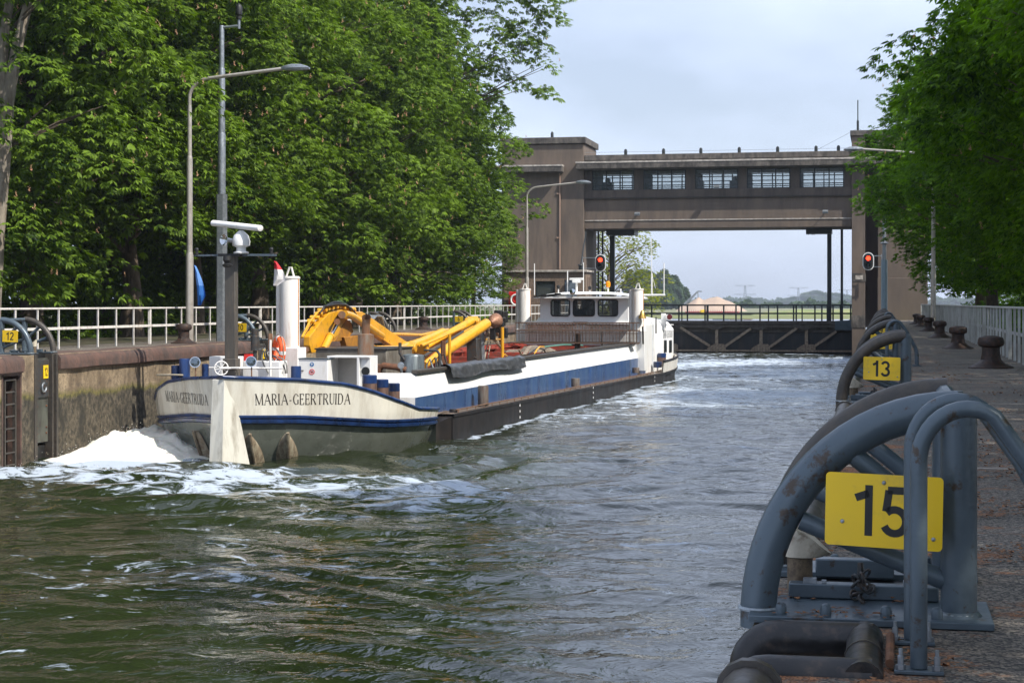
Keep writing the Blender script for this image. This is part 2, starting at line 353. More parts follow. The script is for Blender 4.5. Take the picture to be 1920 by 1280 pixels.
# pale joint strips crossing the right quay, standing in for sun streaks
q = MB()
for y in (14.2, 23.4, 31, 39, 47, 55, 63, 75, 87): q.box(XR+.05, 4.3, y, y+.16, -.1, .006)
struct('sun_streak_joint', q, mat('joint_sunlit', (.33,.29,.24), .9, 0, .3, 3, (.12,.1,.09), .5), smooth=False)

def wall_material():
    m = bpy.data.materials.new('lock_wall'); m.use_nodes = True; nt = m.node_tree; L = nt.links.new; b = nt.nodes['Principled BSDF']
    b.inputs['Roughness'].default_value = .9; g = N(nt, 'ShaderNodeNewGeometry'); s = N(nt, 'ShaderNodeSeparateXYZ'); L(g.outputs['Position'], s.inputs[0])
    def noise(sc, st, d=9, r=.65):
        mp = N(nt, 'ShaderNodeMapping'); mp.inputs['Scale'].default_value = (1, 1, 1/st); L(g.outputs['Position'], mp.inputs[0])
        n = N(nt, 'ShaderNodeTexNoise'); n.inputs['Scale'].default_value = sc; n.inputs['Detail'].default_value = d; n.inputs['Roughness'].default_value = r; L(mp.outputs[0], n.inputs['Vector']); return n
    def rng_(src, a, c, lo=0, hi=1):
        r = N(nt, 'ShaderNodeMapRange'); r.inputs[1].default_value = a; r.inputs[2].default_value = c; r.inputs[3].default_value = lo; r.inputs[4].default_value = hi; L(src, r.inputs[0]); return r.outputs[0]
    def mixc(f, a, c):
        i = N(nt, 'ShaderNodeMix', data_type='RGBA'); L(f, i.inputs[0])
        for k, x in ((6, a), (7, c)):
            if isinstance(x, tuple): i.inputs[k].default_value = (*x, 1)
            else: L(x, i.inputs[k])
        return i.outputs[2]
    nA = noise(1.5, 1.4); nB = noise(7, 1.1); nC = noise(.9, 5)
    up = mixc(rng_(nA.outputs[0], .38, .62), (.14, .10, .062), (.34, .26, .165))
    nD = noise(22, 1); up = mixc(rng_(nB.outputs[0], .50, .68), up, (.09, .068, .048)); up = mixc(rng_(nD.outputs[0], .52, .66), up, (.10, .08, .055))
    lowc = mixc(rng_(nB.outputs[0], .40, .66), (.030, .026, .018), (.15, .122, .082)); lowc = mixc(rng_(nA.outputs[0], .36, .52), (.025, .022, .015), lowc)
    moss = mixc(rng_(nB.outputs[0], .4, .6), (.06, .058, .015), (.17, .145, .035))
    ad = N(nt, 'ShaderNodeMath', operation='MULTIPLY_ADD'); ad.inputs[1].default_value = .55; L(nC.outputs[0], ad.inputs[0]); L(s.outputs[2], ad.inputs[2])
    z = ad.outputs[0]
    c = mixc(rng_(z, -.95, -.84), lowc, moss); c = mixc(rng_(z, -.86, -.70), c, up)
    L(c, b.inputs['Base Color'])
    bp = N(nt, 'ShaderNodeBump'); bp.inputs['Strength'].default_value = .9; bp.inputs['Distance'].default_value = .035; L(nB.outputs[0], bp.inputs['Height']); L(bp.outputs[0], b.inputs['Normal'])
    MATS['lock_wall'] = m
wall_material()
# left lock wall: panels between bays; a bay is ladder recess + bollard slot
lw = MB(); cop = MB()
edges = [YA]
for yc in GL: edges += [yc-2.3, yc-1.35, yc-.62, yc+.62]
edges.append(137.)
wl = thing('lock_wall', 'mossy concrete lock wall on the left bank beside the barge', 'wall', (XL, 40, WATER-1))
for i in range(0, len(edges)-1):
    y0, y1 = edges[i], edges[i+1]; kind = i % 4
    if kind in (0, 2):       # solid
        y = y0
        while y < y1-.01:    # cast panels with open joints
            ye = min(y+2.6, y1); 
            if y1-ye < .8: ye = y1
            lw.box(XL-1.2, XL, y+(.012 if y > y0 else 0), ye-(.012 if ye < y1 else 0), WATER-1.2, -.02); y = ye
        lw.box(XL-1.2, XL-.06, y0+.02, y1-.02, WATER-1.2, -.03)
    elif kind == 1: lw.box(XL-1.2, XL-.55, y0, y1, WATER-1.2, -.35)
    else: lw.box(XL-1.2, XL-.45, y0, y1, WATER-1.2, -.02)
part('wall', lw, 'lock_wall', wl, smooth=False, bevel=.012)
prof = [(-.75,.0),(-.10,.0),(.02,-.04),(.10,-.13),(.12,-.25),(.12,-.40),(.06,-.44),(-.02,-.45),(-.75,-.45)]
for i in range(0, len(edges)-1):
    if i % 4 == 3: continue
    y0, y1 = edges[i]+.004, edges[i+1]-.004
    if i % 4 == 2: continue
    if i % 4 == 0 and i > 0: pass
    n = max(1, int((y1-y0)/.5)); rows = []
    for k in range(n+1):
        y = y0+(y1-y0)*k/n
        rows.append([(XL+px_+.012*math.sin(y*3+pz*9)*(px_ > 0), y, pz+.008*math.sin(y*1.7+px_*5)) for px_, pz in prof])
    cop.rows(rows); m0 = len(cop.v)-len(prof)*(n+1)
    cop.f.append(tuple(m0+k for k in range(len(prof)))); cop.f.append(tuple(m0+n*len(prof)+k for k in reversed(range(len(prof)))))
part('coping_beam', cop, 'coping', wl, ang=50)
fr = MB()
for yc in GL:      # steel edging of the recesses
    for y in (yc-2.3, yc-1.35): fr.box(XL-.45, XL+.012, y-.035, y+.035, WATER-1, -.36)
    fr.box(XL-.02, XL+.035, yc-2.3, yc-1.35, -.5, -.42)
part('recess_edging', fr, 'coping', wl)
wr = MB(); wr.box(XR-.02, XR+1, YA, 6.22, WATER-1.2, -.012); wr.box(.0, .5, 6.22, 7.03, WATER-1.2, -.012); wr.box(XR-.02, XR+1, 7.03, 137, WATER-1.2, -.012)
t = thing('lock_wall', 'lock wall under the right quay edge, below the hoop guards', 'wall', (XR, 60, WATER-1)); part('wall', wr, 'lock_wall', t, smooth=False)
eb = MB()
ends = []
for a, b2 in zip([-6]+GR, GR+[134.]):
    y0, y1 = a+.85, b2-2.1
    if y1 > y0: eb.tube([(XR+.06, y0+(y1-y0)*k/12, .0) for k in range(13)], .095, 14); eb.lathe((XR+.06, y1-.02, 0), [(.03,0),(.115,.01),(.115,.06),(.095,.07)], 14, (0,1,0))
part('edge_pipe', eb, 'steel_worn', t)

# ladders and slot plates on the left wall
def ladder(yc, label):
    t = thing('wall_ladder', label, 'ladder', (XL-.3, yc, WATER-.5)); s = MB()
    for dy in (-.27, .27): s.box(XL-.10, XL-.02, yc+dy-.03, yc+dy+.03, WATER-1, -.6)
    part('rail', s, 'steel_worn', t); z = WATER-.6; r = MB()
    while z < -.6: r.tube([(XL-.05, yc-.3, z), (XL-.05, yc+.3, z)], .024, 8); z += .30
    part('rung', r, 'steel_worn', t); return t
l0 = ladder(GL[0]-1.83, 'rusty steel ladder in a wall recess left of the plate 12 slot')
dup(l0, l0.location+Vector((0, GL[1]-GL[0], 0)), 'rusty steel ladder in the wall recess below hoop guard 10')
def slot(yc, num, label):
    t = thing('floating_bollard', label, 'floating bollard', (XL-.1, yc, WATER-.5))
    s = MB(); s.box(XL-.30, XL-.12, yc-.36, yc+.36, WATER+.42, -.12); part('slider_plate', s, mat('slider', (.10,.105,.085), .6, .2, .4, 3, (.045,.04,.035), .4, streak=3), t, bevel=.01)
    u = MB(); u.box(XL-.12, XL-.07, yc-.33, yc+.33, -1.12, -.16); part('upper_plate', u, 'steel_dark', t, bevel=.008)
    for dy in (-.60, .60, -.45, .45):
        c = MB(); c.box(XL-.35, XL+(.03 if abs(dy) > .5 else -.02), yc+dy-.05, yc+dy+.05, WATER-1, -.02); part('guide_rail', c, 'steel_worn', t, bevel=.006)
    h = MB(); h.box(XL-.34, XL-.2, yc-.33, yc+.33, WATER-.8, WATER+.34); part('float_bay', h, 'ink', t)
    k = MB(); k.tube(arcpts((XL-.02, yc-.05, -.86), .11, math.pi*.5, math.pi*2, 10, (0,1,0)), .025, 8); part('mooring_hook', k, 'galv', t)
    bl = MB()
    for dy in (-.25, .25):
        for z in (-1.35, -1.9, -2.05): bl.lathe((XL-.12, yc+dy, z), [(.025,0),(.025,.02),(.01,.03)], 8, (1,0,0))
    part('bolt_row', bl, 'rust', t)
    p = MB(); p.box(XL-.065, XL-.05, yc-.02, yc+.24, -.64, -.30); pl = part('number_plate', p, 'sign_yellow', t, bevel=.003)
    tm = place(textmesh(num, .22, .004), facing((XL-.047, yc+.11, -.47), (0,1,0)) @ Matrix.Scale(.62, 4, (1,0,0)))
    # the plate reads from the water, so left-to-right runs along +Y
    part('numeral', tm, 'ink', pl, smooth=False); return t
slot(GL[0], '12', 'floating bollard slot with a small yellow 12 plate on the wall face')
slot(GL[1], '10', 'floating bollard slot in the wall below hoop guard 10')

# ---------------------------------------------------------------- water
def water():
    # rows spaced by viewing distance, so the near water carries real ripples
    ys = [8.0]
    while ys[-1] < YB+150: ys.append(ys[-1]+max(.055, ys[-1]*.0026))
    ys = np.array(ys); xs = np.linspace(XL-.5, XR+.3, 300)
    X, Y = np.meshgrid(xs, ys); Z = np.zeros_like(X); r = np.random.default_rng(3)
    wx = X+.5*np.sin(Y*.31+X*.2)+.5*np.sin(Y*.83-X*.55+1); wy = Y+.9*np.sin(X*.45+Y*.13)+.4*np.sin(X*1.1+Y*.6)
    cell = np.maximum(.07, Y*.0026)
    for i in range(90):
        lam = .30*(1.05**i)+.02; a = r.normal(math.pi/2, .42 if lam > .8 else .8); k = 2*math.pi/lam
        amp = .0042*lam**.9*(1 if lam < 4 else .4)*(.6 if lam < .9 else 1); ph = r.uniform(0, 6.28)
        env = .35+.65*(.5+.5*np.sin(X*r.uniform(.1,.5)+Y*r.uniform(.05,.3)+ph*2))
        fade = np.clip((lam/cell-2.5)/2.5, 0, 1)
        Z += env*fade*amp*np.sin(k*(wx*math.cos(a)+wy*math.sin(a))+ph)
    # swell thrown back by the propeller
    d = np.hypot(X+18, Y-43); e = np.exp(-((d-7)/6)**2)*(Y < 44)
    Z += .06*e*np.sin(d*2.6+.8*np.sin(X*1.3)); calm = .55+.45*np.exp(-((X+9)/5)**2); Z *= .8+.5*np.exp(-((Y-40)/14)**2)
    def fn(x, y, s, seed=0): return (np.sin(x*s+1.7*np.sin(y*s*.7+seed))*np.sin(y*s*1.1+1.3*np.sin(x*s*.8+seed*2)))*.5+.5
    f = .285+.10*fn(X, Y, .35, 2)+.03*fn(X, Y, 1.3, 4)
    f = np.maximum(f, (.44+.15*fn(X, Y, .6, 7))*np.exp(-((Y-38.0+.15*(X+20))/5.2)**2)*np.clip((-4.5-X)/4, 0, 1))
    f = np.maximum(f, .52*np.exp(-((Y-35)/4.5)**2)*np.exp(-((X+9)/3.5)**2))
    f = np.maximum(f, .80*np.exp(-((X+18.7)/2.6)**2-((Y-41.5)/3.2)**2))
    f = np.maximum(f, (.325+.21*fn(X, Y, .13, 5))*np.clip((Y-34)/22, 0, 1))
    hs = -16.3+np.tan(R(2))*(Y-42.3)+3.8
    f = np.maximum(f, .52*np.exp(-((X-hs-.25)/.4)**2)*(Y > 50)*(Y < 98))
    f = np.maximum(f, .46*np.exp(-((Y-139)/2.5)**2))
    f = np.maximum(f, .42*np.exp(-((Y-21)/5)**2)*np.exp(-((X+4.5)/2.6)**2)*.8)
    me = bpy.data.meshes.new('water'); n, m_ = X.shape
    co = np.stack([X, Y, Z+WATER], -1).reshape(-1, 3).astype(np.float32)
    idx = np.arange(n*m_).reshape(n, m_); fa = np.stack([idx[:-1,:-1], idx[:-1,1:], idx[1:,1:], idx[1:,:-1]], -1).reshape(-1, 4)
    me.vertices.add(len(co)); me.vertices.foreach_set('co', co.ravel()); me.loops.add(fa.size); me.loops.foreach_set('vertex_index', fa.ravel().astype(np.int32))
    me.polygons.add(len(fa)); me.polygons.foreach_set('loop_start', np.arange(0, fa.size, 4, dtype=np.int32)); me.polygons.foreach_set('loop_total', np.full(len(fa), 4, np.int32))
    me.update(calc_edges=True); me.shade_smooth()
    at = me.attributes.new('froth', 'FLOAT', 'POINT'); at.data.foreach_set('value', f.ravel().astype(np.float32))
    o = bpy.data.objects.new('water', me); COL.objects.link(o); o['kind'] = 'structure'
    m = bpy.data.materials.new('canal_water'); m.use_nodes = True; nt = m.node_tree; L = nt.links.new; b = nt.nodes['Principled BSDF']; oo = nt.nodes['Material Output']
    b.inputs['Base Color'].default_value = (.016, .022, .009, 1); b.inputs['Roughness'].default_value = .05; b.inputs['IOR'].default_value = 1.333
    g = N(nt, 'ShaderNodeNewGeometry')
    def noise(sc, vec=(1,1,1), d=4, r=.6, loc=(0,0,0), dist=0):
        mp = N(nt, 'ShaderNodeMapping'); mp.inputs['Scale'].default_value = vec; mp.inputs['Location'].default_value = loc; L(g.outputs['Position'], mp.inputs[0])
        n_ = N(nt, 'ShaderNodeTexNoise'); n_.inputs['Scale'].default_value = sc; n_.inputs['Detail'].default_value = d; n_.inputs['Roughness'].default_value = r; n_.inputs['Distortion'].default_value = dist
        L(mp.outputs[0], n_.inputs['Vector']); return n_.outputs[0]
    h1 = noise(4.2, (1,.8,1), 3, .5, dist=.5); h2 = noise(1.4, (1,.9,1), 4, .55, (4,5,6), 1.0)
    b1 = N(nt, 'ShaderNodeBump'); b1.inputs['Strength'].default_value = .75; b1.inputs['Distance'].default_value = .014; L(h1, b1.inputs['Height'])
    b2 = N(nt, 'ShaderNodeBump'); b2.inputs['Strength'].default_value = .75; b2.inputs['Distance'].default_value = .065; L(h2, b2.inputs['Height']); L(b1.outputs[0], b2.inputs['Normal']); L(b2.outputs[0], b.inputs['Normal'])
    a = N(nt, 'ShaderNodeAttribute'); a.attribute_name = 'froth'
    fnz = noise(1.7, (.7, .9, 1), 11, .72, (9,2,0), 1.1)
    ad = N(nt, 'ShaderNodeMath', operation='ADD'); L(fnz, ad.inputs[0]); L(a.outputs['Fac'], ad.inputs[1])
    rr = N(nt, 'ShaderNodeMapRange'); rr.inputs[1].default_value = .95; rr.inputs[2].default_value = 1.03; L(ad.outputs[0], rr.inputs[0])
    fb = N(nt, 'ShaderNodeBsdfDiffuse'); fb.inputs[0].default_value = (.56, .64, .75, 1)  # blue of tree shade put into the flat foam's colour
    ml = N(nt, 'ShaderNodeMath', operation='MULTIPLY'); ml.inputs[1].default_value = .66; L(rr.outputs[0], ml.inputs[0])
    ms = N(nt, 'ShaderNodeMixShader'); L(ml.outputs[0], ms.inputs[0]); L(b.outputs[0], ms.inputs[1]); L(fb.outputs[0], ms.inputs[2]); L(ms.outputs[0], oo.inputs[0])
    me.materials.append(m)
water()
# the heap of froth between the stern and the wall
def froth():
    nx, ny = 120, 110; X0, X1, Y0, Y1 = -21.0, -16.2, 38.5, 47.5; rows = []
    for j in range(ny):
        row = []
        for i in range(nx):
            x = X0+(X1-X0)*i/(nx-1); y = Y0+(Y1-Y0)*j/(ny-1)
            ridge = math.exp(-((x+19.7)/2.0)**4)*math.exp(-((y-45.3)/(3.5 if y < 45.3 else 2.0))**2)
            v = Vector((x, y, 0)); q_ = .8*mnoise.noise(v*.7+Vector((5,0,0))); ridge = math.exp(-((x+19.4+q_*.5-.0*(y-45))/(1.9))**4)*math.exp(-((y+q_*1.2-45.8)/(3.9 if y < 45.8 else 2.0))**2); h = .74*ridge*(.90+.20*mnoise.fractal(v*1.0, 1, 2, 3))+.07*min(1, ridge*2)*mnoise.fractal(v*3.5, .8, 2, 6)-.16*ridge*abs(mnoise.noise(v*1.9+Vector((3,1,0))))-.08*ridge*abs(mnoise.noise(v*4.5))-.12*(1-min(1, ridge*3))
            h *= min(1, max(.25, (x+21.6)/1.2)); h *= 1-.45*max(0, (x+18.6))
            row.append((x+.05*mnoise.noise(v*4), y, WATER-.10+h))
        rows.append(row)
    mb = MB().rows(rows)
    for _ in range(900):
        j = random.randrange(4, ny-6); i = random.randrange(3, nx-3); p = Vector(rows[j][i]); edge = math.exp(-abs(p.z-WATER-.05)*3)
        s_ = random.uniform(.004, .014); p += Vector((random.gauss(0,.25), -abs(random.gauss(0,.5))*edge, abs(random.gauss(0,.09))+.01))
        if p.z < WATER+.02: p.z = WATER+.03+random.random()*.04
        mb.add([p+Vector(v)*s_ for v in ((1,0,0),(-1,0,0),(0,1,0),(0,-1,0),(0,0,.8),(0,0,-.8))], [(0,2,4),(2,1,4),(1,3,4),(3,0,4),(2,0,5),(1,2,5),(3,1,5),(0,3,5)])
    m = bpy.data.materials.new('froth'); m.use_nodes = True; nt = m.node_tree; L = nt.links.new; b = nt.nodes['Principled BSDF']
    b.inputs['Base Color'].default_value = (.80, .77, .68, 1); b.inputs['Roughness'].default_value = .8; b.inputs['Subsurface Weight'].default_value = .15
    g = N(nt, 'ShaderNodeNewGeometry'); n_ = N(nt, 'ShaderNodeTexNoise'); n_.inputs['Scale'].default_value = 9; n_.inputs['Detail'].default_value = 10; n_.inputs['Roughness'].default_value = .7; L(g.outputs['Position'], n_.inputs['Vector'])
    bp = N(nt, 'ShaderNodeBump'); bp.inputs['Strength'].default_value = .9; bp.inputs['Distance'].default_value = .05; L(n_.outputs[0], bp.inputs['Height']); L(bp.outputs[0], b.inputs['Normal'])
    MATS['froth'] = m; struct('foam', mb, 'froth', kind='stuff', ang=180)
froth()

# ---------------------------------------------------------------- fences
def fence(x, y0, y1, step, m, label, h=1.16, thick_every=8):
    t = thing('railing', label, 'railing', (x, y0, 0))
    tr = MB(); tr.bar((x, y0, h-.025), (x, y1, h-.025), .07, .05); part('top_rail', tr, m, t, bevel=.006)
    mr = MB(); mr.bar((x+.028, y0, h*.5), (x+.028, y1, h*.5), .012, .075); part('middle_rail', mr, m, t)
    y = y0; i = 0; me1 = me2 = None
    while y < y1 and i < 98:
        if i % thick_every == 0:
            if me2 is None: b = MB(); b.box(x-.06, x+.02, y-.045, y+.045, 0, h-.05); o = part('post', b, m, t, bevel=.004); me2 = (o, y)
            else: o = me2[0].copy(); COL.objects.link(o); o.location = (0, y-me2[1], 0)
        else:
            if me1 is None: b = MB(); b.box(x-.035, x+.021, y-.014, y+.014, 0.0, h-.05); b.box(x+.009, x+.021, y-.038, y-.014, 0, h-.05); o = part('post', b, m, t); me1 = (o, y)
            else: o = me1[0].copy(); COL.objects.link(o); o.location = (0, y-me1[1], 0)
        y += step; i += 1
fence(-22.7, 32.0, 136, 1.27, 'fence', 'white steel railing along the left quay in front of the chestnut trees', 1.17)
fence(2.95, 22.0, 134, 1.27, 'fence_shade', 'slatted railing in a shaded tone along the back of the right quay', 1.22)

# ---------------------------------------------------------------- mooring bollards
def bollard(x, y, label, s=1., grp='cast iron bollards along the right quay'):
    t = thing('mooring_bollard', label, 'bollard', (x, y, 0), 0, grp)
    a = MB(); a.lathe((x, y, 0), [(.44*s,0),(.44*s,.02),(.27*s,.10),(.20*s,.17),(.185*s,.25)], 8); part('base', a, 'bollard', t, ang=25)
    b = MB(); b.lathe((x, y, 0), [(.184*s,.245),(.175*s,.36),(.18*s,.42)], 20); part('stem', b, 'bollard', t)
    c = MB(); c.lathe((x, y, 0), [(.18*s,.42),(.245*s,.45),(.26*s,.50),(.255*s,.56),(.235*s,.61),(.12*s,.645),(.01,.65)], 22); part('cap', c, 'bollard', t); return t
bs = [37.3, 52.6, 68.6, 84.5, 100.5, 112]
bl = ['largest rust brown mooring bollard, nearest one beside the right railing', 'second nearest rust brown bollard along the right railing', 'third rust brown bollard counted from the viewer on the right quay',
      'bollard standing just in front of the right lamp post foot', 'small dark bollard beyond the right lamp post', 'farthest small bollard, before the brown pier foot']
b0 = bollard(2.15, bs[0]-.9, bl[0])
for y, l in zip(bs[1:], bl[1:]): dup(b0, (2.15, y-.9, 0), l)
dup(b0, (-21.85, 53.0, 0), 'bollard at the foot of the left lamp post behind the barge stern', group='bollards on the left quay')
dup(b0, (-21.85, 83.2, 0), 'bollard on the left quay above the yellow excavator arms', group='bollards on the left quay')

# ---------------------------------------------------------------- lamp posts and masts
def lamp(x, y, dirx, label, h=8.95, arm=4.1, num=''):
    t = thing('street_lamp', label, 'street lamp', (x, y, 0), 0, 'tall curved lamp posts on the quays')
    p = MB()
    for z0, z1, r in ((0, 2.95, .125), (2.95, 6.1, .095), (6.1, 7.75, .07)): p.lathe((x, y, 0), [(r,z0),(r,z1-.12),(r*.82,z1)], 16)
    part('pole', p, 'lamp_metal', t)
    a = MB(); pts = [(x, y, 7.6), (x, y, 8.0)]+[(x+dirx*(.75-.75*math.cos(u)), y, 8.0+.62*math.sin(u)) for u in np.linspace(.15, 1.5, 9)]+[(x+dirx*1.4, y, 8.69), (x+dirx*(arm-.9), y, 8.86)]
    a.tube(pts, [.058]*len(pts), 12); part('arm', a, 'lamp_metal', t)
    xx = x+dirx*(arm-.95); c = MB(); rows = []
    for d, wy, zt, zb in ((0,.05,.05,-.04),(.08,.10,.08,-.07),(.35,.14,.13,-.09),(.65,.15,.12,-.09),(.88,.12,.05,-.08),(.95,.07,-.01,-.06)):
        rows.append([(xx+dirx*d, y+wy*cy, 8.87+(zt if s_ > 0 else zb)*abs(s_)) for cy, s_ in ((1,.0),(.8,.75),(.3,1),(-.3,1),(-.8,.75),(-1,.0),(-.8,-.8),(0,-1),(.8,-.8))])
    c.rows(rows, True); n = len(c.v); c.f += [tuple(range(8,-1,-1)), tuple(n-9+k for k in range(9))]
    hd = part('lamp_head', c, 'galv', t)
    le = MB(); le.cbox((xx+dirx*.58, y, 8.785), .45, .16, .03); part('lens', le, 'glass_clear', hd, bevel=.01); return t
lm = lamp(-22.1, 54.1, 1, 'tall curved lamp post behind the barge stern on the left quay')
k = (988-960)/F
lx = -21.9; dup(lm, (lx, _Yx(988, lx), 0), 'tall curved lamp post in front of the brown left tower')
rl = lamp(2.5, _Yx(1750, 2.5), -1, 'tall lamp post by the right railing, its arm over the quay', 8.95, 4.3)
def mast():
    x, y = -22.0, 56.7; t = thing('camera_mast', 'galvanised camera mast with a bent top beside the left lamp post', 'mast', (x, y, 0))
    a = MB(); a.lathe((x, y, 0), [(.20,0),(.20,4.95),(.21,5.0)], 6); part('lower_shaft', a, 'galv', t, ang=20)
    b = MB()
    for z0, z1, r in ((5.0, 7.1, .13), (7.1, 9.3, .115), (9.3, 10.75, .085)): b.lathe((x, y, 0), [(r,z0),(r,z1-.08),(r*.86,z1)], 14)
    part('upper_shaft', b, 'galv', t)
    c = MB(); c.tube([(x-.03, y, 10.68), (x+.62, y, 10.72)], .05, 10); c.tube([(x+.62, y, 10.62), (x+.62, y, 10.95)], .05, 10); part('bracket', c, 'galv', t)
    d = MB(); d.lathe((x+.62, y, 10.93), [(.05,0),(.10,.02),(.10,.10),(.06,.13),(.11,.17),(.12,.42),(.08,.5),(.02,.55)], 14); part('camera', d, 'ink', t)
mast()

# ---------------------------------------------------------------- hoop guards over the floating bollards
def guard(x0, yc, s, label, num):
    """x0: foot of the arc at the wall edge, s: +1 = post on the right side of it"""
    t = thing('hoop_guard', label, 'guard', (x0, yc, 0)); r = .81; H = .87
    for k, y in enumerate((yc-.62, yc+.62)):
        pts = [(x0+s*(r-r*math.cos(a)), y, .0+H*math.sin(a)) for a in np.linspace(-.05, math.pi/2, 18)]
        a = MB(); a.tube(pts, .075, 16); part('arc_tube', a, 'steel_grey' if (k == 0 and num in ('15','12','10')) else 'steel_worn', t, ang=60)
        p = MB(); p.tube([(x0+s*r, y, .03), (x0+s*r, y, H+.012)], .073, 18); p.lathe((x0+s*r, y, .02), [(.105,0),(.078,.03)], 18); part('post', p, 'steel_grey', t, ang=60); p = MB(); ring(p, (x0+s*r, y, .036), .080, .008, (0,0,1), 26, 6); ring(p, (x0+s*.005, y, .036), .082, .009, (0,0,1), 26, 6); part('weld_bead', p, 'weld', t)
        b = MB()
        for ang, zb in ((.52, .20), (.98, .42)):
            b.tube([(x0+s*(r-.80*r*math.cos(ang*.98)*1.12), y, H*math.sin(ang)*.93), (x0+s*(r-.03), y, .16 if ang < .6 else .36)], .040, 10)
        part('brace', b, 'steel_grey', t, ang=60)
    a = MB(); a.tube([(x0+s*(r-.015), yc-.6, H-.0), (x0+s*(r-.015), yc+.6, H-.0)], .045, 10); part('cross_tube', a, 'steel_grey', t)
    pl = MB(); xa, xb = sorted((x0-s*.03, x0+s*(r+.13)))
    pl.box(xa, xb, yc-.80, yc-.26, .003, .032); part('base_plate', pl, 'steel_grey', t, bevel=.004); pl = MB(); pl.box(xa, xb, yc+.42, yc+.80, .003, .032); part('base_plate', pl, 'steel_grey', t, bevel=.004)
    op = MB(); op.box(min(x0+s*.12, x0+s*.66), max(x0+s*.12, x0+s*.66), yc-.255, yc+.415, -.35, .006); part('slot_dark', op, 'ink', t)  # black box painting the slot's darkness, no recess is cut
    cb = MB(); xa, xb = sorted((x0+s*.11, x0+s*.74)); cb.box(xa, xb, yc-.34, yc-.25, .034, .095); part('cross_bar', cb, 'steel_grey', t, bevel=.006); cb = MB(); xa, xb = sorted((x0+s*.20, x0+s*.56)); cb.box(xa, xb, yc+.35, yc+.44, .02, .105); part('cross_bar', cb, 'steel_grey', t, bevel=.006)
    for dx in (.10, .28, .52, .72):
        for yy in (yc-.73, yc+.72): bo = MB(); bo.lathe((x0+s*dx, yy, .03), [(.023,0),(.023,.028),(.019,.042),(.010,.048)], 12); part('bolt', bo, 'steel_grey', t)
    bo = MB()
    for dx in (.2, .62):
        bo.cbox((x0+s*dx, yc-.30, .105), .055, .045, .02); bo.cbox((x0+s*(dx+.06), yc-.30, .102), .02, .03, .012)
    part('bar_clips', bo, 'galv', t)
    ca = MB(); cx = x0+s*.150; cy = yc-.14; rr = .066
    ca.tube([(cx, cy, .03), (cx, cy, .18)], rr*.84, 18); part('bollard_stub', ca, mat('stub_brown', (.10,.07,.045), .7, 0, .4, 20, (.2,.15,.09), .4), t)
    cc = MB(); n = 24; lo = []; hi = []
    for i in range(n):
        u = 2*math.pi*i/n; lo.append((cx+(rr*math.cos(u)+s*.030*max(0, math.cos(u)*s)), cy+rr*math.sin(u), .185)); d = .5+.5*math.cos(u)*s; ex = rr*math.cos(u)+s*(.070*d)
        hi.append((cx+(ex if math.cos(u)*s > 0 else rr*math.cos(u)), cy+rr*math.sin(u), .375-.175*d))
    cc.rows([lo, hi], True); cc.f += [tuple(range(n-1,-1,-1)), tuple(n+i for i in range(n))]; part('bollard_head', cc, 'cap_cream', t, ang=50)
    lk = MB(); kx, ky = x0+s*.42, yc-.40
    for j in range(9):
        ring(lk, (kx+random.uniform(-.035,.035), ky+random.uniform(-.03,.03), .045+.014*j), .022, .006, (random.uniform(-1,1), random.uniform(-1,1), random.uniform(-.6,1)), 12, 6)
    lk.tube([(kx, ky, .1), (kx-.005, ky+.01, .2)], [.022, .012], 8); part('shackle', lk, 'steel_dark', t)
    # the yellow plate clamped to the front hoop
    pc = Vector((x0+s*.51, yc-.735, .46)); xd = Vector((1, -.16, -.02)).normalized()
    mtx = facing(pc, xd); q = MB(); n = 6; w2, h2, cr_ = .235, .148, .018; o2 = []
    for sx_, sz_, a0 in ((1,1,0),(-1,1,90),(-1,-1,180),(1,-1,270)):
        for i in range(n+1): a = R(a0+90*i/n); o2.append(mtx @ Vector((sx_*(w2-cr_)+cr_*math.cos(a), sz_*(h2-cr_)+cr_*math.sin(a), -.002)))
    q.prism(o2, mtx.to_3x3() @ Vector((0,0,.004))); plate = part('number_plate', q, 'sign_yellow', t, ang=30)
    tm = place(textmesh(num, .205, .010, .0), mtx @ Matrix.Translation((-.01, .0, .0031))); part('numeral', tm, 'ink', plate, smooth=False)
    sc = MB()
    for dx, dz in ((0,.115),(-.165,-.05),(.2,-.1)): sc.lathe(mtx @ Vector((dx, dz, .002)), [(.009,0),(.007,.004),(.002,.006)], 10, mtx.to_3x3() @ Vector((0,0,1)))
    part('screw', sc, 'galv', plate)
    return t, plate
def guards():
    XF = -.50
    lab = {15: 'biggest grey hoop guard, at the front with yellow plate 15', 13: 'second hoop guard with yellow plate 13 on the right quay', 11: 'hoop guard with yellow plate 11, just beyond plate 13',
           9: 'hoop guard with yellow plate 9, fourth along the right quay edge', 7: 'fifth hoop guard along the right quay edge', 5: 'sixth hoop guard in the right row', 3: 'seventh hoop guard in the right row', 1: 'farthest hoop guard at the end of the right row'}
    for i, n in enumerate((15, 13, 11, 9, 7, 5, 3, 1)):
        t, p = guard(XF, GR[i], 1, lab[n], str(n)); t['group'] = 'numbered hoop guards on the right quay'
    labl = {12: 'hoop guard with yellow plate 12 at the left picture edge', 10: 'hoop guard with yellow plate 10 behind the barge mast', 8: 'hoop guard with yellow plate behind the exhaust of the excavator', 6: 'hoop guard above the tips of the yellow excavator arms'}
    for y, n in zip(GL, (12, 10, 8, 6)):
        t, p = guard(XL-.1, y, -1, labl[n], str(n)); t['group'] = 'numbered hoop guards on the left wall'
guards()

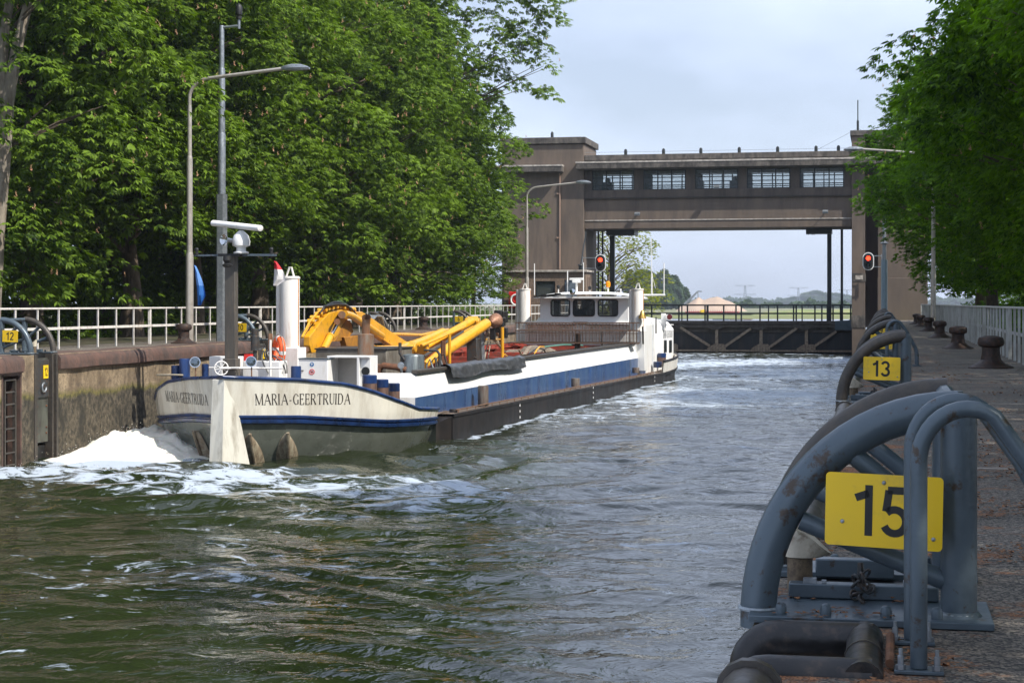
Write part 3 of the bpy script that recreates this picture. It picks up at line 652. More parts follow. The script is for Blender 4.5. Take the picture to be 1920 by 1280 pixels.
# ---------------------------------------------------------------- ladder grab rails and the pipe frame at the quay edge
def grab(yc, label):
    t = thing('grab_rail', label, 'handrail', (.12, yc, 0), 0, 'grab rails over the quay ladders')
    for y, xo in ((yc-.27, .0), (yc+.27, -.015)):
        x = .13+xo; a = MB()
        pts = [(x, y, .02), (x, y, .40), (x, y, .70)]+[(x+.17-.17*math.cos(u), y, .74+.19*math.sin(u)) for u in np.linspace(.1, 2.1, 12)]+[(x+.40, y, .70), (x+.56, y, .40), (x+.585, y, .33), (x+.60, y, .25), (x+.60, y, .02)]
        a.tube(pts, .030, 14); part('tube', a, 'steel_grey', t, ang=60)
        for xx in (x, x+.60): f = MB(); f.cbox((xx, y, .010), .17, .10, .014); part('foot_plate', f, 'steel_grey', t, bevel=.003)
        for xx in (x-.062, x+.062):
            b = MB(); b.lathe((xx, y-.03, .015), [(.011,0),(.011,.05),(.007,.052),(.007,.075)], 8); b.lathe((xx, y-.03, .018), [(.018,0),(.018,.016)], 6); part('bolt', b, 'galv', t)
    return t
g0 = grab(6.62, 'pair of grey grab rails standing nearest, before plate 15')
g1 = dup(g0, (.12, 37.3, 0), 'pair of grab rails beyond plate 13 on the right quay'); g2 = dup(g0, (.12, 68.6, 0), 'small bright pair of grab rails before the farthest hoop guards')
def pipeframe():
    t = thing('pipe_frame', 'black bent pipe frame round the ladder opening at the bottom corner', 'pipe frame', (-.3, 6.6, -.1)); r = .068
    for y in (6.98, 6.28):
        a = MB(); pts = [(-.52, y, -1.6), (-.52, y, -.25)]+[(-.52+.13-.13*math.cos(u), y, -.14+.13*math.sin(u)) for u in np.linspace(0, math.pi/2, 7)]+[(-.03, y, -.01)]
        a.tube(pts, r, 18); part('cross_pipe', a, mat('pipe_black', (.022,.022,.024), .42, .2, .5, 9, (.09,.065,.05), .12, bump=.002, bscale=60), t, ang=60)
    b = MB(); b.tube([(-.06, 7.02, -.012), (-.06, 6.6, -.012), (-.06, 6.22, -.012)], r*1.04, 18); part('side_pipe', b, 'pipe_black', t, ang=60)
    c = MB(); c.tube([(-.06, 6.62, -.012), (-.06, 6.60, -.012)], r*1.1, 18); part('weld_ring', c, 'steel_worn', t, ang=60)
    d = MB(); d.box(-.40, -.02, 6.30, 6.97, -1.3, -.9); part('ladder_dark', d, 'ink', t)  # black block stands for the shade deep in the ladder hole
    e = MB(); e.tube([(.03, 6.35, .03), (.035, 6.85, .035)], .016, 8); part('locking_bar', e, 'rust', t)
pipeframe()
def litter():
    r = np.random.default_rng(12); n = 26000; x = r.uniform(-.46, 2.9, n); y = 5.6+r.exponential(9, n); keep = []
    for i in range(n):
        k = mnoise.noise(Vector((x[i]*1.3, y[i]*.9, 4)))+.6*mnoise.noise(Vector((x[i]*4, y[i]*3, 9)))+(.22 if x[i] < .35 else 0)+(.15 if abs(x[i]-.9) < .3 else 0)
        if k > .22 and y[i] < 40 and not (x[i] < .03 and 6.15 < y[i] < 7.1): keep.append(i)
    x, y = x[keep], y[keep]; m = len(x); sz = r.uniform(.006, .015, m)*(1+y*.02); a = r.uniform(0, 6.28, m); til = r.normal(0, .5, (m, 2)); V = np.empty((m, 4, 3), np.float32); z0 = np.where((x < .45) & (np.abs(y-7.47) < .27), .034, .004)
    for q, (u, v) in enumerate(((-1,-.5),(1,-.5),(1,.5),(-1,.5))):
        dx = (u*np.cos(a)-v*np.sin(a))*sz; dy = (u*np.sin(a)+v*np.cos(a))*sz; V[:,q] = np.stack([x+dx, y+dy, z0+.003+np.abs(dx*til[:,0]+dy*til[:,1])], 1)
    me = quads('fallen_blossom', V.reshape(-1,3), 'litter'); o = bpy.data.objects.new('fallen_blossom', me); COL.objects.link(o); o['kind'] = 'stuff'
# ================================================================ GATE BUILDING
YF = 138.
def ZP(py, x, y=YF): return _Z(py, x, y)
def gatehouse():
    xl0, xl1 = _X(941, YF), _X(1095, YF); xr0, xr1 = _X(1597, YF), _X(1739, YF)
    zt = ZP(257, xl1); zb = ZP(429, xl1); ztop = ZP(291, xl1); D = 6.3
    T = thing('lift_gate_building', 'brown plastered lift gate building spanning the lock with a windowed bridge', 'building', (-12.5, YF, -.5))
    # left tower
    lt = MB(); lt.box(xl0, xl1-.02, YF, YF+D, -4, zt-.55); lt.box(xl0+.3, xl0+4.7, YF-.06, YF, -.6, ZP(312, xl0)); part('left_tower', lt, 'plaster', T, smooth=False, bevel=.03)
    cp = MB(); cp.box(xl0-.15, xl1+.15, YF-.18, YF+D+.15, zt-.5, zt); part('tower_cornice', cp, 'concrete_dark', T, bevel=.03)
    ld = MB(); x1 = _X(1057, YF); ld.box(xl0-.3, x1, YF-.95, YF-.004, ZP(323, x1), ZP(313, x1)); part('tower_ledge', ld, 'concrete_dark', T, bevel=.02)
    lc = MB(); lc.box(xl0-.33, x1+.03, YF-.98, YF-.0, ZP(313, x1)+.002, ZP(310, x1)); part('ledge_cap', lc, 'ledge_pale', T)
    dp = MB(); xx = _X(1050, YF); dp.tube([(xx, YF-.12, .5+3.2), (xx, YF-.12, ZP(325, xx))], .06, 8)
    for z in (6.5, 10): dp.cbox((xx-.1, YF-.1, z), .3, .1, .12)
    part('drain_pipe', dp, mat('drain', (.30,.20,.15), .7, 0, .2, 3), T)
    bx = MB(); bx.box(_X(970, YF), xl1-.4, YF+1, YF+D-.5, zt, zt+.12); bx.lathe((_X(1034, YF), YF+.3, zt), [(.12,0),(.12,.35),(.06,.5)], 8); part('roof_post', bx, 'frame_dark', T)
    # right tower: narrow pier, deep recess, broad pier
    a, b = _X(1622, YF), _X(1646, YF); zr = ZP(245, xr0)
    rt = MB(); rt.box(xr0, a, YF, YF+D, -4, zr-.4); rt.box(a-.01, b+.01, YF+2.6, YF+D, -.6, zr-.45); rt.box(b, xr1, YF, YF+D, -.6, zr-.4); part('right_tower', rt, 'plaster', T, smooth=False, bevel=.03)
    rc = MB(); rc.box(xr0-.12, xr1+.15, YF-.16, YF+D+.1, zr-.4, zr); part('tower_cornice', rc, 'concrete_dark', T, bevel=.03)
    rl = MB(); rl.box(xr0+.2, xr1, YF-.9, YF-.004, ZP(309, xr0), ZP(300, xr0)); part('tower_ledge', rl, 'concrete_dark', T)
    bb = MB(); bb.box(b-.02, xr1+.02, YF-.05, YF+D+.05, -.6, ZP(521, b)); part('plinth', bb, 'plaster', T, bevel=.02)
    bs_ = MB(); bs_.box(xr0-.04, a+.01, YF-.04, YF+D, -.6, 0.35); part('plinth', bs_, 'concrete_dark', T)
    lb = MB(); xx = _X(1611, YF); lb.box(xx-.5, xx+.5, YF-.03, YF, ZP(528, xx), ZP(512, xx)); lbp = part('wall_panel', lb, 'concrete_dark', T); lb2 = MB(); lb2.box(xx-.28, xx+.28, YF-.045, YF-.031, ZP(524, xx), ZP(516, xx)); part('notice', lb2, 'ledge_pale', lbp)
    # the bridge
    y0 = YF+.35; y1 = YF+D-.6; zl0, zl1 = ZP(320, xl1, y0), ZP(309, xl1, y0)
    zw1, zw0 = ZP(320.5, xl1, y0), ZP(357.5, xl1, y0); xa, xb = xl1+.002, xr0-.002
    br = MB(); br.box(xa, xb, y0, y1, zb, zw0-.72); part('bridge_beam', br, 'plaster', T, smooth=False, bevel=.03)
    tr = MB(); tr.box(xa, xb, y0-.05, y0, zb+.62, zb+.70); part('beam_trim', tr, 'ledge_pale', T)
    sb = MB(); sb.box(xa, xb, y0-.14, y0+.3, zw0-.716, zw0-.0); sb.box(xa, xb, y1-.35, y1, zw0-.716, zw0); part('window_sill', sb, mat('plaster_dark', (.11,.088,.074), .9, 0, .25, .8, (.06,.05,.045), .3, streak=5, bump=.01, bscale=18), T, bevel=.02)
    fl = MB(); fl.box(xa, xb, y0+.3, y1-.35, zw0-.716, zw0-.5); part('floor', fl, 'interior', T)
    rf = MB(); rf.box(xa, xb, y0+.0, y1, zw1+.02, ztop-.45); part('roof', rf, 'concrete_dark', T, bevel=.03)
    rt2 = MB(); rt2.box(xa, xb, y0-.25, y1+.25, ztop-.446, ztop); part('roof_cornice', rt2, 'concrete_dark', T, bevel=.03)
    l2 = MB(); xq = _X(1081, YF-.5); l2.box(xq, xr0+2.4, YF-.85, YF-.02, zl0+.05, zl1+.02); l2.box(xa, xb, YF-.02, y0, zl0+.05, zl1+.02); part('bridge_ledge', l2, 'concrete_dark', T, bevel=.02)
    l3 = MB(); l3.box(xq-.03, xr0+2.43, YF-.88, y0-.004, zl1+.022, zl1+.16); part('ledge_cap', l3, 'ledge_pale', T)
    wins = [(1110,1189),(1206,1286),(1303,1384),(1400,1482),(1499,1583)]
    xs = [xa]
    for p, q in wins: xs += [_X(p, y0), _X(q, y0)]
    xs.append(xb); pm = MB()
    for i in range(0, len(xs), 2):
        for ya_, yb_ in ((y0, y0+.35), (y1-.35, y1-.002)): pm = MB(); pm.box(xs[i], xs[i+1], ya_, yb_, zw0+.002, zw1+.018); part('window_pier', pm, 'plaster_dark', T, smooth=False, bevel=.02)
    for i in range(1, len(xs)-1, 2):
        for y in (y0+.16, y1-.18):
            f = MB(); u0, u1 = xs[i], xs[i+1]; n = 3 if y < y0+1 else 4
            for e in range(n+1): xx = u0+.05+(u1-u0-.1)*e/n; f.box(xx-.045, xx+.045, y-.04, y+.04, zw0, zw1)
            zz = [zw0+.04, zw0+(zw1-zw0)*.33, zw0+(zw1-zw0)*.62, zw1-.04] if y > y0+1 else [zw0+.04, zw0+(zw1-zw0)*.22, zw0+(zw1-zw0)*.62, zw1-.04]
            for z in zz: f.box(u0, u1, y-.03, y+.03, z-.035, z+.035)
            w_ = part('window', f, 'frame_dark', T, smooth=False)
            gl = MB(); gl.box(u0+.03, u1-.03, y-.006, y+.006, zw0+.03, zw1-.03); part('pane', gl, 'glass_clear', w_, smooth=False)
    # machinery seen against the light
    mc = MB()
    for x in (xa+1.2, xa+8.6, xa+11.6): mc.cbox((x, y1-1.0, zw0+.45), .9, .8, .9); mc.lathe((x, y1-1.0, zw0+.9), [(.22,0),(.22,.3),(.05,.34)], 12)
    part('machinery', mc, 'frame_dark', T)
    for px in (1173, 1244, 1314, 1386, 1458, 1530, 1572):
        x = _X(px, y0); s = MB(); s.lathe((x, y0+.05, ztop-.0), [(.13,0),(.13,.28),(.11,.40),(.03,.46)], 10); part('roof_post', s, 'frame_dark', T)
    for px, py, pr in ((1345, 352, .75), (1548, 398, .6), (1196, 402, .4)):
        x = _X(px, y0); z = _Z(py, x, y0); q_ = MB(); q_.bar((x, y0, z), (x, y0-pr, z+.1), .06, .06); q_.cbox((x, y0-pr, z+.02), .42, .3, .16, rx=.5); part('floodlight', q_, 'galv', T)
    cn = MB(); zc = zw0-.62; cn.tube([(xa, y0-.17, zc), (xb, y0-.17, zc)], .03, 6); part('cable_conduit', cn, 'steel_dark', T)
    wr_ = MB(); wr_.tube([(xa, y0, ztop+.22), (xb, y0, ztop+.22)], .012, 5); part('roof_wire', wr_, 'galv', T)
    # soffit brackets and hanging guides
    for p0, p1, py in ((1140, 1192, 438), (1512, 1560, 436)):
        h = MB(); xx0, xx1 = _X(p0, YF+3), _X(p1, YF+3); h.box(xx0, xx1, YF+2, YF+4.4, zb-.42, zb-.004)
        for i in range(14): u = xx0+(xx1-xx0)*(i+.5)/14; h.box(u-.05, u+.03, YF+2.0, YF+2.4, zb-.42-.1*random.random()-.03, zb-.41)
        part('soffit_bracket', h, 'frame_dark', T)
    dk = MB(); dk.box(xl1-1.5, _X(1112, YF+D), YF+D-.02, YF+D+1.8, -.5, zb+3); part('rear_shaft', dk, 'plaster', T, smooth=False)
    # ---- small brick annex
    A = thing('gatekeeper_hut', 'low brick hut with a window and door at the foot of the left tower', 'hut', (-27, YF-3, 0))
    ax0, ax1 = _X(945, YF-3.2), _X(1098, YF-3.2); az = _Z(510, ax1, YF-3.2); 
    w_ = MB(); wx0, wx1 = _X(1004, YF-3.2), _X(1041, YF-3.2); dx0, dx1 = _X(1058, YF-3.2), _X(1082, YF-3.2); wz0, wz1 = _Z(556, wx0, YF-3.2), _Z(527, wx0, YF-3.2)
    yq = YF-3.2; yb = YF-.1
    w_.box(ax0, wx0, yq, yq+.3, -.1, az); w_.box(wx1, dx0, yq, yq+.3, -.1, az); w_.box(dx1, ax1, yq, yq+.3, -.1, az)
    w_.box(wx0, wx1, yq, yq+.3, -.1, wz0); w_.box(wx0, wx1, yq, yq+.3, wz1, az); w_.box(dx0, dx1, yq, yq+.3, wz1+.1, az)
    w_.box(ax0, ax0+.3, yq+.3, yb, -.1, az); w_.box(ax1-.3, ax1, yq+.3, yb, -.1, az); w_.box(ax0+.3, ax1-.3, yb-.2, yb, -.1, az)
    part('wall', w_, 'brickwork', A, smooth=False)
    sl_ = MB(); sl_.box(ax1-.001, ax1+.02, yq+.9, yq+1.2, .3, az-.4); sl_.box(ax1-.001, ax1+.02, yq+1.7, yq+2.0, .3, az-.4); part('side_slit', sl_, mat('slit', (.10,.06,.04), .8), A)
    rf2 = MB(); rf2.box(ax0-.15, ax1+.15, yq-.18, yb, az+.002, az+.16); part('roof', rf2, 'ledge_pale', A, bevel=.02)
    wn = MB(); wn.box(wx0, wx1, yq+.1, yq+.15, wz0, wz1)
    gw = part('window', wn, 'glass', A); fr_ = MB()
    for a_, b_, c_, d_ in ((wx0, wx1, wz0, wz0+.07), (wx0, wx1, wz1-.07, wz1), (wx0, wx0+.07, wz0, wz1), (wx1-.07, wx1, wz0, wz1)): fr_.box(a_, b_, yq+.04, yq+.09, c_, d_)
    part('frame', fr_, 'frame_dark', gw)
    cu_ = MB()
    for i in range(16): u = wx0+.15+(wx1-wx0-.3)*i/15; cu_.cbox((u, yq+.2, (wz0+wz1)/2), .05, .03, wz1-wz0-.1, rz=.5)
    part('blind', cu_, mat('blind', (.35,.33,.27), .8), gw)
    dr = MB(); dr.box(dx0+.02, dx1-.02, yq+.08, yq+.14, -.0, wz1+.08); part('door', dr, mat('door_blue', (.13,.16,.20), .5), A)
    sq = MB(); xq = _X(957, yq); zq = _Z(524.5, xq, yq); sq.box(xq-.13, xq+.13, yq-.03, yq, zq-.13, zq+.13); so_ = part('wall_lamp', sq, 'white', A); s2 = MB(); s2.box(xq-.06, xq+.06, yq-.035, yq-.031, zq-.06, zq+.06); part('lens', s2, 'ink', so_)
    fl2 = MB(); xq = _X(1075, yq-.2); fl2.lathe((_X(1087, yq-1), yq-.6, az+.16), [(.16,0),(.16,.3),(.24,.34),(.2,.42)], 10); fl2.bar((_X(1087, yq-1), yq-.6, az+.5), (_X(1087, yq-1), yq+2, az+3.2), .08, .08); part('roof_lamp', fl2, 'frame_dark', A)
    # life ring box on the hut
    t = thing('life_ring_box', 'red box with a white life ring by the hut corner', 'life ring box', (ax0+.4, yq-.3, 0)); X1 = _X(968, yq-.4); zc = _Z(562, X1, yq-.4)
    c = MB(); c.box(X1-.62, X1+.62, yq-.45, yq-.2, zc-.65, zc+.65); part('box', c, 'red', t, bevel=.09); c = MB(); c.cbox((X1, yq-.25, zc/2-.3), .08, .08, zc+.1); part('post', c, 'galv', t)
    c = MB(); ring(c, (X1, yq-.5, zc), .40, .07, (0,1,0)); part('ring', c, 'white', t)
    c = MB(); ring(c, (X1, yq-.5, zc), .22, .04, (0,1,0)); part('rope', c, 'red', t)
gatehouse()

# ---------------------------------------------------------------- traffic signals
def signal(px, py, Y, arm_to, label):
    c = PY(px, py, Y); t = thing('signal_light', label, 'signal light', (c.x, c.y, c.z-.65), 0, 'red lock signals on the two towers')
    w2, h2 = .36, .62
    def oval(w, h, y):
        r = w; return [(c.x+r*math.cos(a), y, c.z+(h-w)+r*math.sin(a)) for a in np.linspace(0, math.pi, 14)]+[(c.x+r*math.cos(a), y, c.z-(h-w)+r*math.sin(a)) for a in np.linspace(math.pi, 2*math.pi, 14)]
    a = MB(); a.prism(oval(w2+.07, h2+.07, Y), (0,.08,0)); part('backboard', a, 'white', t, ang=50)
    b = MB(); b.prism(oval(w2, h2, Y-.10), (0,.097,0)); part('housing', b, 'ink', t, ang=50)
    for dz, m in ((.24, 'signal_red'), (-.26, 'glass')):
        d = MB(); d.lathe((c.x, Y-.10, c.z+dz), [(.17,0),(.15,.03),(.07,.05),(.01,.055)], 18, (0,-1,0)); part('lens', d, m, t)
        e = MB(); rows = []
        for q_ in range(2): rows.append([(c.x+.19*math.cos(u), Y-.10-.22*q_, c.z+dz+.19*math.sin(u)) for u in np.linspace(-.2, math.pi+.2, 14)])
        e.rows(rows); part('hood', e, 'ink', t)
    f = MB()
    for dz in (-.42, .42): f.bar((c.x, Y+.06, c.z+dz), (arm_to, Y+.06, c.z+dz), .06, .06)
    f.bar((arm_to, Y+.06, c.z-.55), (arm_to, Y+.06, c.z+.55), .06, .1); part('bracket', f, 'galv', t)
signal(1126, 493, YF-.9, _X(1092, YF-.9), 'red oval signal light bracketed to the left tower')
signal(1628, 490, YF-.9, _X(1653, YF-.9), 'red oval signal light on the right tower')
def rmast():
    Y = 122.; x = _X(1658, Y); t = thing('signal_mast', 'slim blue grey mast in front of the right tower', 'mast', (x, Y, 0)); zt = _Z(352, x, Y); zm = _Z(487, x, Y)
    a = MB(); a.lathe((x, Y, 0), [(.21,0),(.21,zm)], 10); part('lower_shaft', a, mat('mast_blue', (.22,.29,.34), .45, .4, .1, 4), t); b = MB(); b.lathe((x, Y, 0), [(.13,zm),(.10,zt)], 10); part('upper_shaft', b, 'galv', t)
    c = MB(); z = _Z(458, x, Y); c.lathe((x, Y, z), [(.13,0),(.3,.08),(.13,.16)], 8); part('collar', c, 'galv', t)
rmast()
def antenna():
    Y = YF+2; x = _X(1595, Y)+.55; z0 = _Z(283, x, YF)-.2; t = thing('roof_antenna', 'thin antenna mast with guy wires on the right tower roof', 'antenna', (x, Y, z0)); zt = _Z(188, x, Y)
    a = MB(); a.tube([(x, Y, z0), (x, Y, zt-1.6)], .09, 8); a.tube([(x, Y, zt-1.6), (x, Y, zt)], .045, 6); part('mast', a, 'frame_dark', t)
    b = MB(); b.tube([(x, Y, zt-2.2), (x-3.2, Y+.3, z0+.5)], .012, 4); b.tube([(x, Y, zt-2.2), (x+2.2, Y+.3, z0+.9)], .012, 4); part('guy_wire', b, 'frame_dark', t)
antenna()

# ---------------------------------------------------------------- the lowered lift gate
def gate():
    Y = 142.2; x0, x1 = _X(1118, Y), _X(1597, Y)+.1; k = 1/F*(139)
    z = lambda py: _Z(py, -8, Y)
    T = thing('lift_gate', 'dark riveted steel lift gate closing the far end of the lock', 'gate', (-12, Y, WATER))
    sk = MB(); sk.box(x0, x1, Y+.25, Y+.5, WATER-1, z(603)); part('skin_plate', sk, 'gate_skin', T, smooth=False)
    dk = MB(); dk.box(x0, x1, Y-.35, Y+1.2, z(607), z(601.5)); part('walkway', dk, 'gate_steel', T, bevel=.02)
    tc_ = MB(); tc_.box(x0, x1, Y-.2, Y+.2, z(614), z(607.3)); tc_.box(x0, x1, Y+.1, Y+.24, z(623), z(614)); part('top_chord', tc_, 'gate_steel', T, bevel=.01)
    bc = MB(); bc.box(x0, x1, Y-.2, Y+.15, z(659), z(656)); part('bottom_chord', bc, 'gate_strut', T)
    vx = [1255, 1344, 1427, 1512]
    for px in vx:
        v = MB(); x = _X(px, Y); v.box(x-.12, x+.12, Y-.16, Y+.1, WATER-.1, z(607)); part('strut', v, 'gate_strut', T)
        gp = MB(); gp.prism([(x-.75, Y-.24, z(659.5)), (x+.72, Y-.24, z(659.5)), (x+.72, Y-.24, z(648)), (x+.55, Y-.24, z(645)), (x-.2, Y-.24, z(645)), (x-.75, Y-.24, z(653))], (0,.05,0))
        gpo = part('gusset_plate', gp, 'gate_strut', T); rv = MB()
        for i in range(6):
            for j in range(4): rv.lathe((x-.5+i*.22, Y-.24, z(658)+j*.15), [(.035,0),(.02,.03)], 6, (0,-1,0))
        part('rivets', rv, 'gate_steel', gpo)
        tg = MB(); tg.prism([(x-1.0, Y-.24, z(603.5)), (x+.55, Y-.24, z(603.5)), (x+.55, Y-.24, z(614)), (x-.1, Y-.24, z(619)), (x-1.0, Y-.24, z(613))], (0,.05,0)); tgo = part('gusset_plate', tg, 'gate_steel', T); rv = MB()
        for i in range(7):
            for j in range(3): rv.lathe((x-.85+i*.2, Y-.24, z(613)+j*.16), [(.035,0),(.02,.03)], 6, (0,-1,0))
        part('rivets', rv, 'frame_dark', tgo)
    for p0, p1 in (((1276,614),(1331,649)), ((1408,616),(1359,650)), ((1495,614),(1444,650)), ((1568,621),(1525,650))):
        d = MB(); d.bar((_X(p0[0],Y), Y-.1, z(p0[1])), (_X(p1[0],Y), Y-.1, z(p1[1])), .22, .2); part('diagonal', d, 'gate_strut', T)
    hd = MB(); hx0, hx1 = _X(1566, Y), _X(1600, Y); hd.prism([(hx0,Y-.5,z(618)),(hx1,Y-.5,z(618)),(hx1,Y-.5,z(596)),(hx1-.4,Y-.5,z(600)),(hx0,Y-.5,z(601))], (0,.5,0)); part('roller_housing', hd, mat('housing_blue', (.055,.085,.11), .6), T)
    r_ = MB(); zt = z(571.5); yr = Y+1.05
    for zz in (zt, z(587)): r_.bar((x0, yr, zz), (x1, yr, zz), .07, .07)
    part('rail', r_, 'frame_dark', T)
    for px in (1222, 1273, 1289, 1322, 1326, 1357, 1380, 1390, 1425, 1458, 1488, 1493, 1528, 1541, 1562, 1576, 1595):
        p = MB(); x = _X(px, yr); p.box(x-.06, x+.06, yr-.04, yr+.04, z(601.5), zt); part('rail_post', p, 'frame_dark', T)
    r2 = MB(); yr = Y-.3
    for zz in (z(572.8), z(588.5)): r2.bar((x0, yr, zz), (x1, yr, zz), .06, .06)
    part('rail', r2, 'frame_dark', T)
    for px in (1178, 1278.5, 1327.5, 1390, 1441, 1504, 1551): p = MB(); x = _X(px, yr); p.box(x-.05, x+.05, yr-.04, yr+.04, z(601.5), z(572.8)); part('rail_post', p, 'frame_dark', T)
    for px, wd in ((1148, .38), (1555, .34), (1578.5, .2), (1122, .14), (1130, .14)):
        h = MB(); x = _X(px, Y+.6); zb = 7.4; h.box(x-wd/2, x+wd/2, Y+.5, Y+.5+wd, z(602), zb); part('hoist_rod', h, 'frame_dark', T)
gate()

# ================================================================ TREES
def leaves_mesh(name, P, Nn, size, mname, nl=5, spread=2.1, wid=.30):
    """palmate leaves: P positions, Nn directions the leaf hangs towards; each leaflet is one kinked diamond"""
    n = len(P); r = np.random.default_rng(n)
    d = Nn/np.linalg.norm(Nn, axis=1, keepdims=True); up = np.tile([0,0,1.], (n,1))+r.normal(0,.35,(n,3))
    side = np.cross(d, up); side /= np.linalg.norm(side, axis=1, keepdims=True)+1e-9; nrm = np.cross(side, d)
    V = np.empty((n, nl, 4, 3), np.float32); sz = size*r.uniform(.7, 1.25, n)
    for k in range(nl):
        a = (k-(nl-1)/2)*spread/(nl-1); L_ = sz*(1-.22*abs(a))
        dk = d*math.cos(a)+side*math.sin(a); dk = dk-nrm*(.15+.25*abs(a))+r.normal(0,.07,(n,3)); dk /= np.linalg.norm(dk, axis=1, keepdims=True)
        sk = np.cross(dk, nrm); sk /= np.linalg.norm(sk, axis=1, keepdims=True)+1e-9
        V[:,k,0] = P; V[:,k,1] = P+dk*(L_*.62)[:,None]+sk*(L_*wid*.5)[:,None]; V[:,k,2] = P+dk*L_[:,None]-nrm*(L_*.12)[:,None]; V[:,k,3] = P+dk*(L_*.62)[:,None]-sk*(L_*wid*.5)[:,None]
    return quads(name, V.reshape(-1,3), mname)
def quads(name, co, mname):
    nq = len(co)//4; me = bpy.data.meshes.new(name); me.vertices.add(len(co)); me.vertices.foreach_set('co', co.ravel().astype(np.float32))
    me.loops.add(len(co)); me.loops.foreach_set('vertex_index', np.arange(len(co), dtype=np.int32)); me.polygons.add(nq)
    me.polygons.foreach_set('loop_start', np.arange(0, len(co), 4, dtype=np.int32)); me.polygons.foreach_set('loop_total', np.full(nq, 4, np.int32)); me.update(calc_edges=True)
    me.materials.append(MATS[mname]); return me
litter()
def crown_points(r, H, z0, rad, nclump, nleaf, nin, top=.55, face=None, extra=(), skirt=1.):
    """clump centres spread over an uneven envelope, leaves on the upper skin of each flattened clump"""
    P = []; D = []; C = []; off = Vector(r.uniform(0, 50, 3))
    lobes = [(r.uniform(0, 2*math.pi), r.uniform(.3, 1), r.uniform(.75, 1.2)) for _ in range(9)]
    def env(a, t):
        e = math.sin(math.pi*min(1, (t*.90+.10))**.8)**.55 if t > 0 else .4
        for la, lt, lv in lobes:
            dd = math.cos(a-la)*.5+.5; e *= 1+(lv-1)*max(0, dd)**3*math.exp(-((t-lt)/.2)**2)
        return rad*max(e, .15)*(1 if skirt == 1 else float(np.interp(t, [0,.2,.45], [skirt, skirt*.5+.5*1, 1])))
    cl = []
    tries = 0
    while len(cl) < nclump and tries < nclump*30:
        tries += 1
        a = r.uniform(0, 2*math.pi); t = r.uniform(0, 1)**.9; rr = env(a, t)*r.uniform(.62, 1.04)
        if face is not None and math.cos(a-face) < -.25 and r.random() < .75: continue
        c = np.array([rr*math.cos(a), rr*math.sin(a), z0+t*(H-z0)]); s = r.uniform(.7, 1.75)
        if any(np.linalg.norm((c-q[0])*[1,1,1.55]) < .66*(s+q[1]) for q in cl): continue
        cl.append((c, s, a))
    for e in extra: cl.append((np.array(e[:3]), e[3]*1.45, math.atan2(e[1], e[0])))
    for c, s, a in cl:
        m = int(nleaf*s*s*r.uniform(.8, 1.25)); u = r.normal(0, 1, (m, 3)); u /= np.linalg.norm(u, axis=1, keepdims=True)
        u[:,2] = np.abs(u[:,2])*r.choice([1,1,1,-.5], m); rad_ = r.uniform(.72, 1.05, m)[:,None]
        o = np.array([math.cos(a), math.sin(a), 0]); p = c+u*rad_*s*np.array([1.05, 1.05, .62]); p[:,2] -= .22*((p-c) @ o)
        d = u*np.array([1,1,.25])+o*.5; d[:,2] -= .35; P.append(p); D.append(d); C.append(c)
    a = r.uniform(0, 2*math.pi, nin); t = r.uniform(0, 1, nin)
    e = np.array([env(x, y) for x, y in zip(a, t)])*np.sqrt(r.uniform(.08, .42, nin)); P.append(np.stack([e*np.cos(a), e*np.sin(a), z0+.3+t*(H-z0-1)], 1)); D.append(r.normal(0, 1, (nin, 3))-[0,0,.4])
    P = np.concatenate(P); D = np.concatenate(D)
    keep = np.array([.8*mnoise.noise(Vector(p)*.30+off)+.6*mnoise.noise(Vector(p)*.8+off) > -.12 or r.random() < .10 for p in P[:len(P)-nin]]+[True]*nin)
    return P[keep], D[keep], C
def limbs(r, C, H, r0, lean=(0,0), nb=26, trunk_top=.8, low=.12):
    mb = MB(); hb = H*trunk_top; path = [Vector((lean[0]*(z/hb)+.12*math.sin(z*.9), lean[1]*(z/hb)+.12*math.cos(z*.7), z)) for z in np.linspace(0, hb, 12)]
    rs = [r0*(1.5 if i == 0 else 1.1 if i == 1 else 1)*(1-.085*i) for i in range(12)]; mb.tube(path, rs, 12)
    br = MB(); idx = r.choice(len(C), min(nb, len(C)), replace=False)
    for i in idx:
        c = Vector(C[i]); zs = max(H*low, c.z-abs(c.xy.length)*.55); zs = min(zs, hb*.95); f = zs/hb*11; j = int(min(10, f)); s = path[j].lerp(path[j+1], min(1, f-j))
        mid = s.lerp(c, .5)+Vector((r.normal(0,.2), r.normal(0,.2), .35)); rr = r0*.34*(1-.5*zs/H)
        br.tube([s, s.lerp(mid, .55), mid, mid.lerp(c, .6), c], [rr, rr*.8, rr*.55, rr*.35, rr*.12], 6)
        for _ in range(2):
            e = c+Vector((r.normal(0,.7), r.normal(0,.7), r.uniform(-.3,.5))); br.tube([mid, mid.lerp(e, .5)+Vector((0,0,.12)), e], [rr*.4, rr*.25, rr*.08], 5)
    return mb, br
def blossoms(r, C, n, s=1.0):
    mb = MB()
    for i in r.choice(len(C), n):
        c = Vector(C[i]); o = Vector((c.x, c.y, 0)); o = o.normalized() if o.length else Vector((1,0,0))
        b = c+o*r.uniform(.4,.9)+Vector((r.normal(0,.5), r.normal(0,.5), r.uniform(.25,.6)))
        for k in range(7):
            z = k*.026*s; w_ = .040*s*(1-k/9); mb.cbox(b+Vector((r.normal(0,.018), r.normal(0,.018), z)), w_*1.4, w_*.8, .018, rz=r.uniform(0,3), rx=r.uniform(-1,1), ry=r.uniform(-1,1))
    return mb
